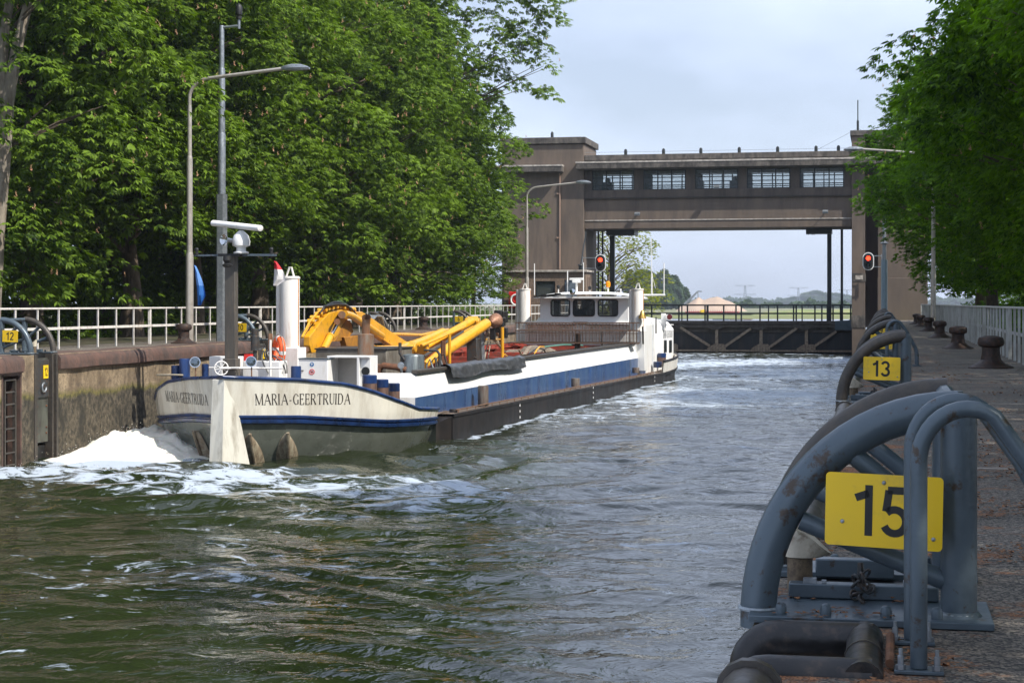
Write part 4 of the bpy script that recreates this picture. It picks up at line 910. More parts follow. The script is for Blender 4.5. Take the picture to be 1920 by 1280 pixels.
def make_tree(name, label, cat, loc, seed, H, z0, rad, nclump, nleaf, nin, leaf, lsize, r0=.3, blos=60, nl=5, lean=(0,0), group=None, rz=0, face=None, nb=26, wid=.30, low=.12, extra=(), skirt=1.):
    r = np.random.default_rng(seed); t = thing(name, label, cat, loc, rz, group); P, D, C = crown_points(r, H, z0, rad, nclump, nleaf, nin, face=face, extra=extra, skirt=skirt)
    me = leaves_mesh('crown', P, D, lsize, leaf, nl, wid=wid); o = bpy.data.objects.new('crown', me); COL.objects.link(o); o.parent = t
    tr, br = limbs(r, C, H, r0, lean, nb, low=low); part('trunk', tr, 'bark', t, invm=Matrix()); part('limbs', br, 'bark', t, invm=Matrix())
    if blos: part('blossoms', blossoms(r, C, blos*2), 'blossom', t, smooth=False, invm=Matrix())
    return t
G1 = 'horse chestnuts behind the left railing'
P1 = make_tree('chestnut_tree', 'chestnut with pale leaning stems at the left picture edge', 'tree', (-29.0, 49.2, 0), 11, 21, 1.4, 5.6, 170, 105, 4000, 'leaf_left', .29, .42, 90, lean=(.5,1.0), group=G1, face=0)
P3 = make_tree('chestnut_tree', 'chestnut standing behind hoop guard 12, left of the dark trunk', 'tree', (-28.9, 56.2, 0), 31, 22.5, 1.6, 5.8, 175, 105, 4000, 'leaf_left', .29, .36, 110, group=G1, face=0)
P2 = make_tree('chestnut_tree', 'chestnut whose dark trunk shows through the railing left of the lamp post', 'tree', (-28.1, 62.8, 0), 23, 21.5, 3.6, 5.7, 175, 105, 4000, 'leaf_left', .29, .36, 80, group=G1, face=0)
labs = ['chestnut directly behind the left lamp post and camera mast', 'chestnut behind the radar scanner and tall white stern post', 'chestnut rising behind the yellow excavator boom', 'chestnut above the rusty exhaust of the excavator',
        'chestnut with branches hanging out against the sky over the left tower', 'chestnut just left of the brown tower', 'last chestnut of the left row, right against the brown tower']
src = [P1, P2, P3]
for i, (y, l) in enumerate(zip([70.4, 78.0, 85.5, 92.5, 99.5, 106.5, 113.5], labs)):
    x = [-28.6, -28.5, -28.2, -28.3, -28.0, -29.5, -31.2][i]
    if i == 4:
        make_tree('chestnut_tree', l, 'tree', (x, y, 0), 77, 25, 1.4, 5.6, 195, 105, 4000, 'leaf_left', .29, .36, 60, group=G1, face=0, nb=44, extra=[(4.9,-.5,19.3,1.1),(5.6,0,17.4,1.1),(6.6,-1,15.6,.9),(7.0,.3,18.6,.9),(8.0,0,17.0,.8),(8.9,.5,15.0,.7),(9.5,0,17.6,.7),(9.0,1,13.4,.6),(7.2,0,13.9,.7),(8.2,-.6,19.4,.8),(6.2,.4,20.4,.9),(7.6,-.3,16.4,.8),(8.6,.2,16.0,.7),(9.6,.1,19.0,.7),(8.8,-.4,18.4,.8),(5.8,-.3,14.8,.9),(9.3,.4,20.2,.8),(7.2,.2,21.0,.9),(5.0,.3,21.4,1.0)])
        continue
    s_ = src[(i+1) % 3]; sc = [1.0, 1.04, .98, 1.04, 1, 1.06, 1.04][i]
    c = dup(s_, (x, y, 0), l, rz=[.4, -.35, .25, -.5, 0, .3, 1.2][i]); c.scale = (sc, sc, sc*[1.0,1.02,1.0,1.12,1.0,.90,.74][i])
# a second row closes the view between the trunks
for i, (x, y) in enumerate([(-37, 57), (-37.5, 68), (-37, 80), (-36.5, 93), (-30.2, 130)]):
    c = dup(src[i % 3], (x, y, 0), ['tree deep in the shade behind the chestnut at the picture edge', 'tree in the shade behind the lamp post chestnut', 'tree in the shade behind the boom chestnut', 'tree in the shade behind the pale trunk chestnut', 'low bushy tree in the gap left of the brown tower'][i], rz=1+i, group='second row of trees behind the left chestnuts'); c.scale = (1.1, 1.1, .95) if i < 4 else (.55, .55, .48)
# undergrowth below the crowns
def bushes():
    r = np.random.default_rng(5); n = 17000; y = r.uniform(48, 134, n); x = -28.2-np.abs(r.normal(0, 3.6, n)); bump = (np.sin(y*.9)*.5+np.sin(y*.37+1)*.5+1.3)
    z = r.uniform(0, 1, n)*bump*(.55+.40*(-28.2-x)); me = leaves_mesh('undergrowth', np.stack([x,y,z],1), np.stack([r.uniform(.2,1,n), r.normal(0,.6,n), r.normal(-.2,.4,n)],1), .20, 'leaf_left', 4, 2.0)
    o = bpy.data.objects.new('undergrowth', me); COL.objects.link(o); o['kind'] = 'stuff'
    n = 16000; y = r.uniform(28, 128, n); x = 5.2+np.abs(r.normal(0, 3.4, n)); z = r.uniform(0, 1, n)*(np.sin(y*.7)*.35+np.sin(y*.31+2)*.4+1.5)*(.55+.28*(x-5.2)); me = leaves_mesh('shrubbery', np.stack([x,y,z],1), np.stack([-r.uniform(.2,1,n), r.normal(0,.6,n), r.normal(-.2,.4,n)],1), .22, 'leaf_right', 4, 2.0)
    o = bpy.data.objects.new('shrubbery', me); COL.objects.link(o); o['kind'] = 'stuff'
bushes()
def backwood():
    r = np.random.default_rng(8); n = 15000; y = r.uniform(30, 150, n); x = -43-r.uniform(0, 4, n); z = r.uniform(0, 1, n)*(6.5+1.5*np.sin(y*.4)+np.sin(y*1.1)); me = leaves_mesh('thicket', np.stack([x,y,z],1), np.stack([r.uniform(.2,1,n), r.normal(0,.6,n), r.normal(-.2,.4,n)],1), .55, 'leaf_left', 4, 2.2, .5)
    o = bpy.data.objects.new('thicket', me); COL.objects.link(o); o['kind'] = 'stuff'
backwood()
sm = MB()
sm.tube([PX(-20, 662, -25.4), PX(-14, 560, -25.3), PX(-6, 430, -25.2), PX(6, 300, -25.0), PX(14, 190, -24.8), PX(32, 90, -24.6), PX(52, 10, -24.4), PX(62, -60, -24.2)], [.30,.26,.24,.22,.20,.17,.14,.12], 12); sm.tube([PX(6, 300, -25.0), PX(2, 150, -25), PX(8, 60, -25), PX(24, -30, -25)], [.18,.17,.15,.12], 10)
part('leaning_stem', sm, mat('bark_pale', (.30,.26,.21), .95, 0, .4, 5, (.15,.12,.09), .4, streak=4, bump=.03, bscale=14), P1)
G2 = 'broad trees behind the right railing'
Q1 = make_tree('broad_tree', 'big dark tree hanging over the right railing at the picture edge', 'tree', (8.6, 37.5, 0), 41, 15.5, 1.9, 6.6, 210, 95, 5500, 'leaf_right', .25, .34, 60, group=G2, face=math.pi, skirt=.5)
Q2 = make_tree('broad_tree', 'dark tree over the right quay, second from the right edge', 'tree', (7.6, 47.5, 0), 43, 16, 2.2, 6.9, 220, 95, 5500, 'leaf_right', .25, .34, 60, group=G2, face=math.pi, skirt=.5)
for i, (x, y, l) in enumerate([(7.5, 58.5, 'tree whose outer branches stand against the sky at the top right'), (8.3, 70, 'tree behind the middle of the right railing'), (7.2, 82, 'tree whose branches hang round the right lamp post'),
                               (5.5, 94, 'tree whose twigs reach over the right lamp arm'), (5.6, 106, 'tree beside the broad right tower'), (9.2, 119, 'farthest tree on the right, next to the tower')]):
    c = dup((Q1, Q2)[i % 2], (x, y, 0), l, rz=[.5, -.4, .3, -.6, .2, .8][i]); s = [.98, 1.0, .96, .98, .95, .9][i]; c.scale = (s, s, s*[.98,1,.98,.98,.98,.95][i])
c = dup(Q2, (9.5, 27.5, 0), 'tree at the extreme right edge, only its leaves in view', rz=.9); c.scale = (.95, .95, 1.28)
for y, l in ((6, 'tall tree beside the quay, level with the viewer'), (17.5, 'tall tree beside the near quay outside the right picture edge'), (-4, 'tall tree beside the quay behind the viewer')): c = dup((Q1, Q2)[int(y) % 2], (9.6, y, 0), l, rz=y); c.scale = (.95, .95, 1.25)
Q4 = dup(Q1, (18., 66, 0), 'tree in the second row behind the right railing', rz=2.0, group='second row of trees on the right'); Q5 = dup(Q2, (17, 90, 0), 'tree in the second row beside the right lamp post', rz=2.6, group='second row of trees on the right')
# thin yellowish tree seen through the portal
make_tree('thin_tree', 'sparse yellow green tree seen through the gate beside the left tower', 'tree', (-25.6, 168, -1.5), 51, 13.0, 1.0, 5.2, 120, 42, 500, 'leaf_lime', .26, .25, 0, nb=60)
# far poplar clump, far tree lines
def far_tree(px, Y, H, rad, label, seed, leaf='leaf_far', n=5200, ls=1.0, zb=-2.):
    x = _X(px, Y); r = np.random.default_rng(seed); t = thing('distant_tree', label, 'tree', (x, Y, zb)); u = r.normal(0,1,(n,3)); u /= np.linalg.norm(u,axis=1,keepdims=True)
    lob = 1+.14*np.sin(u[:,0]*5+seed)*np.cos(u[:,2]*6+seed*2)+.08*np.sin(u[:,1]*9+u[:,2]*11); q = u*(r.uniform(.55,1,n)**.5*lob)[:,None]; P = np.stack([q[:,0]*rad, q[:,1]*rad, H*.54+q[:,2]*H*.46], 1)
    me = leaves_mesh('crown', P, u+[0,0,-.4], ls, leaf, 3, 2.2, .6); o = bpy.data.objects.new('crown', me); COL.objects.link(o); o.parent = t
    tr = MB(); tr.lathe((0,0,0), [(H*.03,0),(H*.02,H*.3),(H*.006,H*.8)], 8); part('trunk', tr, 'bark', t, invm=Matrix()); return t
fl = ['tall dark poplar at the left of the clump beyond the gate', 'tallest poplar in the dark clump beyond the gate', 'poplar in the clump behind the barge antenna', 'rounded poplar right of the middle of the clump', 'poplar at the right end of the clump beyond the gate', 'low tree in front of the poplar clump']
for i, (px, h, rd) in enumerate([(1188, 14.6, 4.4), (1202, 16.0, 4.6), (1219, 15.9, 4.8), (1240, 15.6, 5.0), (1259, 14.4, 4.6), (1277, 9.5, 3.4)]):
    Y = 690+14*(i % 3); far_tree(px, Y, h, rd, fl[i], 60+i, n=6500, ls=.75)
# low mixed wood along the horizon
def treeline(name, Y, spans, seed):
    r = np.random.default_rng(seed); P = []; k = Y/F
    for p0, p1, h in spans:
        n = int((p1-p0)*190); px = r.uniform(p0, p1, n); x = np.array([_X(p, Y) for p in px]); prof = h*(.55+.25*np.sin(px*.21+seed)+.22*np.sin(px*.53)+.10*np.sin(px*1.3)); z = -2+r.uniform(0,1,n)*np.maximum(prof, 1.5)*np.sqrt(np.clip(1-((px-(p0+p1)/2)/((p1-p0)/2))**2, 0.05, 1))
        P.append(np.stack([x, Y+r.uniform(-10,10,n)*Y/800, z], 1))
    P = np.concatenate(P); me = leaves_mesh(name, P, r.normal(0,1,(len(P),3)), Y*.0022, 'leaf_far', 3, 2.2, .6); o = bpy.data.objects.new(name, me); COL.objects.link(o); o['kind'] = 'stuff'
treeline('far_woods', 2400, [(1300, 1450, 9), (1430, 1620, 9), (1735, 1850, 11), (1560, 1740, 8), (1180, 1320, 9)], 3)
for i, (px, w_, h, l) in enumerate([(1529, 20, 17.5, 'rounded far tree crown, the left one of two on the horizon'), (1567, 24, 14.5, 'broad far tree crown right beside the hoist rod'), (1488, 20, 9.5, 'low far tree left of the rounded crown'), (1408, 18, 8.5, 'low far tree below the nearest pylon')]):
    far_tree(px, 2300, h, w_, l, 80+i, n=3800, ls=2.6)
treeline('hedgerow', 900, [(1368, 1420, 4.2), (1425, 1470, 3.0), (1480, 1560, 4.4), (1545, 1600, 3.4), (1180, 1290, 5)], 9)
# sand heap, conveyor, sheds
def heap():
    Y = 560; x0, x1 = _X(1268, Y), _X(1404, Y); rows = []; n = 48
    for j in range(17):
        row = []; v = j/16
        for i in range(n+1):
            u = i/n; px = 1268+136*u; base = np.interp(px, [1268, 1275, 1290, 1310, 1318, 1345, 1352, 1372, 1390, 1404], [0, 1.9, 2.7, 4.9, 4.1, 5.0, 4.6, 3.2, 1.7, 0])
            h = base*max(0, 1-abs(2*v-1)**1.3)*(1+.05*mnoise.noise(Vector((u*14, v*9, 1)))); row.append((x0+(x1-x0)*u, Y+(v-.5)*22, -1.7+h*1.0))
        rows.append(row)
    tagm('sand_heap', MB().rows(rows), 'sand', 'long pale sand heap beyond the gate under the conveyor', 'sand heap', ang=60)
    t = thing('conveyor', 'grey loading conveyor slanting up over the sand heap', 'conveyor', (_X(1290, Y), Y, -1.7)); a, b = PY(1283, 570, Y), PY(1309, 546, Y); c = MB(); c.bar(a, b, .9, .5); part('belt_frame', c, 'galv', t)
    d = MB(); d.bar(a+Vector((0,0,-.8)), b+Vector((-.8,0,-1.0)), .3, .2); d.bar(b, b+Vector((1.2,0,-.1)), .5, .4); part('truss', d, 'galv', t); e = MB(); e.bar(b+Vector((-.1,0,-.3)), b+Vector((.2,0,-4.6)), .25, .25); part('leg', e, 'galv', t)
    t = thing('red_barge', 'low red barge moored in front of the sand heap', 'barge', (_X(1320, 470), 470, -1.5)); q = MB(); q.box(_X(1286, 470), _X(1385, 470), 468, 473, _Z(589, -30, 470), _Z(584, -30, 470)); part('hull', q, mat('far_red', (.32,.05,.05), .6), t)
    q = MB()
    for px in range(1290, 1384, 4): x = _X(px, 470); q.box(x-.05, x+.05, 468, 468.1, _Z(584, -30, 470), _Z(581, -30, 470))
    part('guard_rail', q, 'far_red', t)
    q = MB(); q.cbox((_X(1318, 467), 467, _Z(583.5, -30, 467)), 1.0, 1.2, .8); q.cbox((_X(1314, 467), 467, _Z(584, -30, 467)), .6, .8, .5); tagm('yellow_loader', q, 'sign_yellow', 'tiny yellow machine on the red barge beyond the gate', 'machine', bevel=.1)
    q = MB(); q.cbox((_X(1281, 400), 400, _Z(596.5, -30, 400)), 1.6, 1.2, .75); tagm('white_van', q, 'white', 'small white van seen through the gate railing', 'van', bevel=.15)
heap()
def sheds():
    lb = [(1336, 1366, 589, 598, (.10,.18,.30), 'blue shed in front of the sand heap'), (1395, 1408, 588, 598, (.28,.10,.10), 'red brown container stack beyond the gate'), (1368, 1392, 590, 598, (.25,.17,.17), 'low grey shed beyond the gate')]
    for a, b, c, d, col, l in lb:
        x0, x1 = _X(a, 450), _X(b, 450); q = MB(); q.box(x0, x1, 450, 456, _Z(600, -30, 450), _Z(c, -30, 450)); q.prism([(x0,449.9,_Z(c,-30,450)),(x1,449.9,_Z(c,-30,450)),((x0+x1)/2,449.9,_Z(c-1.5,-30,450))], (0,6.2,0)); tagm('shed', q, mat('shed%d' % a, col, .6), l, 'shed')
sheds()
def pylon(px, Y, top, label, ref=None):
    x = _X(px, Y); k = Y/F; z0 = -2.2; zt = _Z(top, x, Y); H = zt-z0; t = thing('pylon', label, 'pylon', (x, Y, z0), 0, 'electricity pylons on the horizon'); m = MB(); s = .34*Y/1900
    for sx in (-1, 1):
        for sy in (-1, 1): m.bar((x+sx*H*.10, Y+sy*H*.08, z0), (x+sx*H*.022, Y+sy*2, zt), s, s)
    for i in range(9):
        f0, f1 = i/9, (i+1)/9; w0 = H*(.10-.078*f0); w1 = H*(.10-.078*f1)
        m.bar((x-w0, Y, z0+H*f0), (x+w1, Y, z0+H*f1), s*.7, s*.7); m.bar((x+w0, Y, z0+H*f0), (x-w1, Y, z0+H*f1), s*.7, s*.7)
    part('tower', m, 'galv', t)
    for f, wd in ((1.0, 18*k), (.58, 20*k)):
        a = MB(); z = z0+H*f; a.bar((x-wd, Y, z), (x+wd, Y, z), s*1.1, s*1.1); a.bar((x-wd, Y, z), (x, Y, z-H*.08), s*.7, s*.7); a.bar((x+wd, Y, z), (x, Y, z-H*.08), s*.7, s*.7)
        for u in (-1,-.55,.55,1): a.bar((x+wd*u, Y, z), (x+wd*u, Y, z-H*.07), s*.6, s*.6)
        part('cross_arm', a, 'galv', t)
pylon(1397, 1900, 535, 'largest pylon on the horizon, middle of the gate opening')
pylon(1497, 2050, 539, 'second pylon on the horizon, right of the first')
pylon(1588, 2300, 543, 'faintest pylon beside the right tower')
fd = MB(); fd.quad((-300,430,-1.30),(900,430,-1.30),(2500,3000,-1.5),(-2500,3000,-1.5)); struct('far_field', fd, 'distant_field', smooth=False)
bk = MB(); r_ = []
for px, h in ((1410, 0), (1440, .9), (1500, 1.4), (1540, 1.2), (1600, 1.5), (1760, 1.3)): x = _X(px, 425); r_.append([(x, 415, -1.6), (x, 425, -1.6+h), (x, 440, -1.4)])
bk.rows(r_); struct('grass_bank', bk, mat('bank_green', (.17,.22,.06), .95, 0, .3, .3, (.3,.26,.12), .3), ang=90)
# ================================================================ THE BARGE
BO = Vector((-16.3, 42.3, WATER)); BY = R(2.0); BM = Matrix.Translation(BO) @ Matrix.Rotation(-BY, 4, 'Z')
def B(x, y, z): return BM @ Vector((x, y, z))
BI = BM.inverted()
def LB(px, py, Y=None, X=None):
    """photo pixel on a given depth (or side) plane -> point in the barge's own frame"""
    return BI @ (PY(px, py, Y) if Y is not None else PX(px, py, X))
def LX(px, py, lx):
    """photo pixel on the vertical plane x = lx of the barge frame"""
    Y = 60.
    for _ in range(30):
        X = B(lx, (Y-BO.y), 0).x; Y = .5*Y+.5*_Yx(px, X) if abs(_Yx(px, X)) < 400 else Y
    return BI @ PY(px, py, Y)
def toB(mb): r = MB(); r.v = [BM @ v for v in mb.v]; r.f = list(mb.f); return r
BG = thing('river_barge', 'blue and white river barge with cream stern lettered with its name', 'barge', tuple(BO), -BY)
def bp(name, mb, m, parent=None, **k): return part(name, toB(mb), m, parent or BG, **k)
plan = [(0,0),(.8,.62),(1.6,1.28),(2.4,1.98),(3.08,2.68),(3.56,3.45),(3.80,4.3),(3.88,5.2),(3.88,6.1)]
arc = [0]
for a, b in zip(plan, plan[1:]): arc.append(arc[-1]+math.dist(a, b))
SMAX = arc[-1]
def planpt(s):
    """s: signed distance along the stern from the stem, + = starboard side (towards the camera's right)"""
    a = min(abs(s), SMAX); x = np.interp(a, arc, [p[0] for p in plan]); y = np.interp(a, arc, [p[1] for p in plan]); return (math.copysign(x, s), y)
def ztop(s): return float(np.interp(abs(s), [0,1.9,3.2,3.9,4.9,5.9,SMAX], [2.10,2.0,1.86,1.68,1.36,1.10,.99]))
def zcream(s): return float(np.interp(abs(s), [0,2,4.5,SMAX], [1.15,1.10,.90,.80]))
def hull(s, z, off=0.):
    x, y = planpt(s); zc = 1.2; f = 1+.035*(z-zc) if z > zc else 1-.10*((zc-z)/1.2)**1.5
    e = .05; x2, y2 = planpt(s+e); x1, y1 = planpt(s-e); n = Vector((y2-y1, -(x2-x1), 0)).normalized()
    if abs(s) < 1e-6: n = Vector((0,-1,0))
    return Vector((x*f, 5.2+(y-5.2)*(f if y < 5.2 else 1), z))+n*off
def shell(z0f, z1f, off=0, n=64, m=5, thick=.0):
    rows = []
    for j in range(m+1):
        rows.append([hull(-SMAX+2*SMAX*i/n, z0f(-SMAX+2*SMAX*i/n)+(z1f(-SMAX+2*SMAX*i/n)-z0f(-SMAX+2*SMAX*i/n))*j/m, off) for i in range(n+1)])
    mb = MB().rows(rows)
    if thick:
        rows2 = [[hull(-SMAX+2*SMAX*i/n, r_[i].z, off-thick) for i in range(n+1)] for r_ in rows]; mb.rows([r_ for r_ in reversed(rows2)]); mb.rows([rows[-1], rows2[-1]])
    return mb
bp('stern_plating', shell(zcream, ztop, .0, thick=.03), 'cream', ang=40)
bp('lower_hull', shell(lambda s: -.6, lambda s: zcream(s)-.0, -.012, m=8), 'hull_lower', ang=60)
rb = shell(lambda s: zcream(s)-.09, lambda s: zcream(s)-.015, .06); rb.rows([[hull(-SMAX+2*SMAX*i/64, zcream(-SMAX+2*SMAX*i/64)-.015, o) for i in range(65)] for o in (.06, 0)])
n = 64; ss = [-SMAX+2*SMAX*i/n for i in range(n+1)]
prf = [(.0,.0),(.05,-.01),(.055,-.06),(.02,-.085),(.02,-.115),(.07,-.13),(.075,-.20),(.02,-.235),(-.02,-.235)]
rb = MB().rows([[hull(s, zcream(s)+dz, o) for o, dz in prf] for s in ss]); bp('rubbing_band', rb, 'navy', ang=30)
rl = MB(); rl.tube([hull(s, ztop(s)+.025, .0) for s in ss], .045, 10); bp('bulwark_rail', rl, 'navy')
# aft corner plates and foredeck
cl = MB()
for sg in (1, -1):
    e = hull(sg*SMAX, 0); cl.quad((sg*3.78, 6.08, -.6), (sg*3.78, 6.08, .99), (sg*3.2, 6.3, .99), (sg*3.2, 6.3, -.6))
bp('corner_plate', cl, 'hull_lower', smooth=False)
dk = MB(); pts = [hull(s, .0) for s in ss]; dk.quad(*[(p.x*.985, max(p.y, .02)+.01, 1.12 if p.y < 4 else .90) for p in pts]); dk.quad((-3.7,6,.80),(3.7,6,.80),(3.3,9,.78),(-3.3,9,.78)); bp('stern_deck', dk, 'deck', smooth=False)
# the stem fin
st = MB(); st.add([(-.42,.02,-.6),(-.30,-.42,-.6),(.10,-.50,-.6),(.62,.35,-.6),(-.34,.02,2.06),(-.32,-.12,2.06),(.02,-.14,2.06),(.12,.10,2.06)], [(3,2,1,0),(4,5,6,7),(0,1,5,4),(1,2,6,5),(2,3,7,6),(3,0,4,7)]); bp('stem_fin', st, mat('cream_grey', (.60,.585,.52), .45, 0, .12, 1.5, (.25,.22,.17), .12, streak=4), smooth=False, bevel=.012)
# ribbed guards over the stern openings at the waterline
for px, Yh in ((472, 43.9), (542, 45.0), (373, 43.0)):
    sgn = -1 if px < 415 else 1
    best = min(np.linspace(.3, 5, 60), key=lambda a: abs((lambda w: 960+F*((w.x*CT+w.y*ST)/(-w.x*ST+w.y*CT)))(BM @ hull(sgn*a, .3, .12))-px)); s0 = sgn*best
    m = MB(); zt = .66; rows = []
    for u in np.linspace(-1, 1, 11): rows.append([hull(s0+.34*u*math.cos(max(0, (v-.35)/.65)*math.pi*.5)**.75, -.45+(zt+.45)*v, .02+.10*(1-u*u)) for v in np.linspace(0, .995, 12)])
    m.rows(rows); bp('anchor_guard', m, mat('guard_rust', (.20,.15,.10), .7, 0, .45, 6, (.42,.38,.28), .35, streak=3), ang=60)
    m = MB(); m.tube([hull(s0, z, .16) for z in np.linspace(-.35, zt, 8)], .045, 8); bp('guard_rib', m, 'guard_rust')
# lettering, drawn stroke by stroke on the plating: thick stems, thin hairlines, serifs
GLY = {'M': ([(0,0,0,1,.07),(1,0,1,1,.13),(0,1,.5,0,.13),(.5,0,1,1,.06)], 1.0, [(0,0),(1,0),(0,1),(1,1)]), 'A': ([(0,0,.45,1,.06),(.45,1,.9,0,.14),(.2,.36,.72,.36,.06)], .9, [(0,0),(.9,0)]),
       'R': ([(0,0,0,1,.13),(0,1,.35,1,.06),(.35,1,.52,.9,.09),(.52,.9,.55,.75,.12),(.55,.75,.5,.6,.11),(.5,.6,.3,.52,.08),(.3,.52,0,.52,.06),(.28,.52,.68,0,.13)], .68, [(0,0),(0,1),(.66,0)]), 'I': ([(0,0,0,1,.14)], .1, [(0,0),(0,1)]),
       '-': ([(0,.38,.3,.38,.10)], .3, []), 'G': ([(.68,.82,.5,.98,.06),(.5,.98,.3,.98,.07),(.3,.98,.08,.8,.11),(.08,.8,0,.5,.14),(0,.5,.08,.2,.13),(.08,.2,.3,.02,.10),(.3,.02,.55,.04,.06),(.55,.04,.7,.14,.07),(.7,.05,.7,.42,.13)], .74, [(.7,.42),(.68,.82)]),
       'E': ([(0,0,0,1,.13),(0,1,.5,1,.06),(0,.52,.4,.52,.06),(0,0,.55,0,.06),(.5,1,.5,.82,.07),(.55,0,.56,.2,.07),(.4,.42,.4,.62,.05)], .56, [(0,0),(0,1)]), 'T': ([(.33,0,.33,1,.13),(0,1,.66,1,.06),(0,1,0,.8,.07),(.66,1,.66,.8,.07)], .66, [(.33,0)]),
       'U': ([(0,.3,0,1,.13),(0,.3,.12,.08,.12),(.12,.08,.32,.0,.08),(.32,0,.52,.08,.06),(.52,.08,.62,.3,.06),(.62,.3,.62,1,.06)], .62, [(0,1),(.62,1)]), 'D': ([(0,0,0,1,.13),(0,1,.35,1,.06),(.35,1,.6,.82,.09),(.6,.82,.68,.5,.14),(.68,.5,.6,.18,.13),(.6,.18,.35,0,.08),(.35,0,0,0,.06)], .7, [(0,0),(0,1)])}
def lettering(text, fn, s0, width, h):
    tot = sum(GLY[c][1]+.34 for c in text)-.34; k = width/tot; x = 0; mb = MB()
    def line(x0, y0, x1, y1, w_):
        n = 4; w_ = w_*.115/.13; dx, dy = (x1-x0)*k, (y1-y0)*h; l = math.hypot(dx, dy) or 1; nx, ny = -dy/l, dx/l; rows = []
        for i in range(n+1):
            u = i/n; a, b = (x0+(x1-x0)*u)*k, (y0+(y1-y0)*u)*h; w2 = w_*h*.44; rows.append([fn(s0+a+nx*w2, b+ny*w2), fn(s0+a-nx*w2, b-ny*w2)])
        mb.rows(rows)
    for c in text:
        st_, wd, sf = GLY[c]
        for a in st_: line(x+a[0], a[1], x+a[2], a[3], a[4])
        for sx, sy in sf: line(x+sx-.14, sy, x+sx+.14, sy, .05)
        x += wd+.34
    return mb
lt = lettering('MARIA-GEERTRUIDA', lambda s, z: hull(s, 1.40+z-.018*(s-.8), .006), .80, 2.55, .275); bp('name_lettering', lt, 'text_dark', smooth=False)
lt = lettering('MARIA-GEERTRUIDA', lambda s, z: hull(s, 1.36+z+.0*(s), .006), -3.45, 2.55, .275); bp('name_lettering', lt, 'text_dark', smooth=False)

# ---- main hull
Ln, Lf, HW = 7.7, 53.0, 3.82
def side(y):
    """half breadth at deck level; the far end closes to a rounded bow"""
    if y < Lf-3: return HW
    return HW*math.sqrt(max(0, 1-((y-Lf+3)/8.2)**2.4))
def deckz(y): return .76-.0075*(y-8)+(max(0, y-47)/11.15)**1.6*.42
ysb = list(np.linspace(Ln, 44, 14))+list(np.linspace(45, 58.15, 22))
hb = MB()
for sg in (1, -1):
    rows = []
    for y in ysb:
        w_ = side(y); rows.append([(sg*(w_*(1-.10*(y > 48)*((y-48)/10))), y, -.7), (sg*w_*(1-.03*(y > 48)), y, deckz(y)*.5), (sg*w_, y, deckz(y)-.10), (sg*(w_+.03), y, deckz(y)-.09), (sg*(w_+.03), y, deckz(y)), (sg*(w_-.05), y, deckz(y)+.002)])
    hb.rows(rows if sg > 0 else [list(r_) for r_ in rows])
hb.quad((-HW,Ln,-.7),(HW,Ln,-.7),(HW,Ln,.70),(-HW,Ln,.70)); hb.prism([(HW-.9,Ln-1.6,-.7),(HW-.9,Ln-1.6,.2),(HW-.05,Ln,.69),(HW-.05,Ln,-.7)], (-.5,0,0))
bp('main_hull', hb, 'hull_black', ang=30)
dk = MB()
for sg in (1, -1): dk.rows([[(sg*(side(y)-.04), y, deckz(y)+.004), (sg*min(side(y)-.04, 3.0), y, deckz(y)+.004)] for y in ysb])
dk.rows([[(-min(side(y), 3.05), y, deckz(y)+.004), (min(side(y), 3.05), y, deckz(y)+.004)] for y in ysb if y > 43])
bp('side_deck', dk, 'deck', ang=60)
fp = MB(); y = Ln+.8
fp.tube([(HW-.06, yy, deckz(yy)+.10) for yy in np.linspace(Ln+.6, 44, 40)], .018, 6)
while y < 44: fp.tube([(HW-.06, y, deckz(y)), (HW-.06, y, deckz(y)+.10)], .014, 5); y += 1.0
bp('foot_rail', fp, 'rust_pipe')
# draught marks
for y in (15.9, 28.6, 44.2):
    dm = MB()
    for k in range(3): dm = MB(); dm.box(HW+.031, HW+.034, y-.05, y+.05, .12+k*.2, .20+k*.2); bp('draught_mark', dm, 'white', smooth=False)
# coaming: blue strake, white strake, dark rim
CW = 3.22
def coam(z0, z1, x0, x1, ya=5.9, yb=45.2):
    m = MB()
    for sg in (1, -1): m.rows([[(sg*x0, y, z0), (sg*x1, y, z1)] for y in np.linspace(ya, yb, 20)]); m.rows([[(sg*(x0-.06), y, z0), (sg*(x1-.06), y, z1)] for y in np.linspace(ya, yb, 20)])
    return m
bp('coaming_lower', coam(.38, 1.33, CW, CW), 'blue_worn', smooth=False)
bp('coaming_upper', coam(1.33, 1.98, CW, CW-.22, 6.8, 45.2), 'white', smooth=False)
e = MB(); e.add([(CW,5.9,.7),(CW,5.9,1.33),(CW-.2,6.8,1.33),(CW,6.8,1.33),(CW-.9,5.9,1.33),(CW-.9,5.9,.7),(CW-.55,6.3,2.0),(CW-.22,6.8,1.98),(-CW+.9,5.9,1.33),(-CW+.55,6.3,2.0)], [(0,1,4,5),(1,3,7,6),(1,6,4),(4,6,9,8)]); e.quad((CW-.55,6.3,2.0),(CW-.22,6.8,1.98),(-CW+.22,6.8,1.98),(-CW+.55,6.3,2.0)); e.quad((CW-.9,5.9,.7),(CW-.9,5.9,1.33),(-CW+.9,5.9,1.33),(-CW+.9,5.9,.7)); bp('coaming_end', e, 'white', smooth=False)
rm = MB()
for sg in (1, -1): rm.bar((sg*(CW-.22), 6.6, 2.03), (sg*(CW-.22), 45.2, 2.03), .22, .10)
bp('coaming_rim', rm, 'steel_worn', bevel=.02)
inn = MB(); inn.box(-CW+.30, -CW+.34, 12, 44.9, .2, 2.05); inn.box(CW-.34, CW-.30, 12, 44.9, .2, 1.96); inn.box(-CW+.3, CW-.3, 44.7, 44.8, .2, 1.9); inn.box(-CW+.3, CW-.3, 12, 12.1, .2, 1.9)
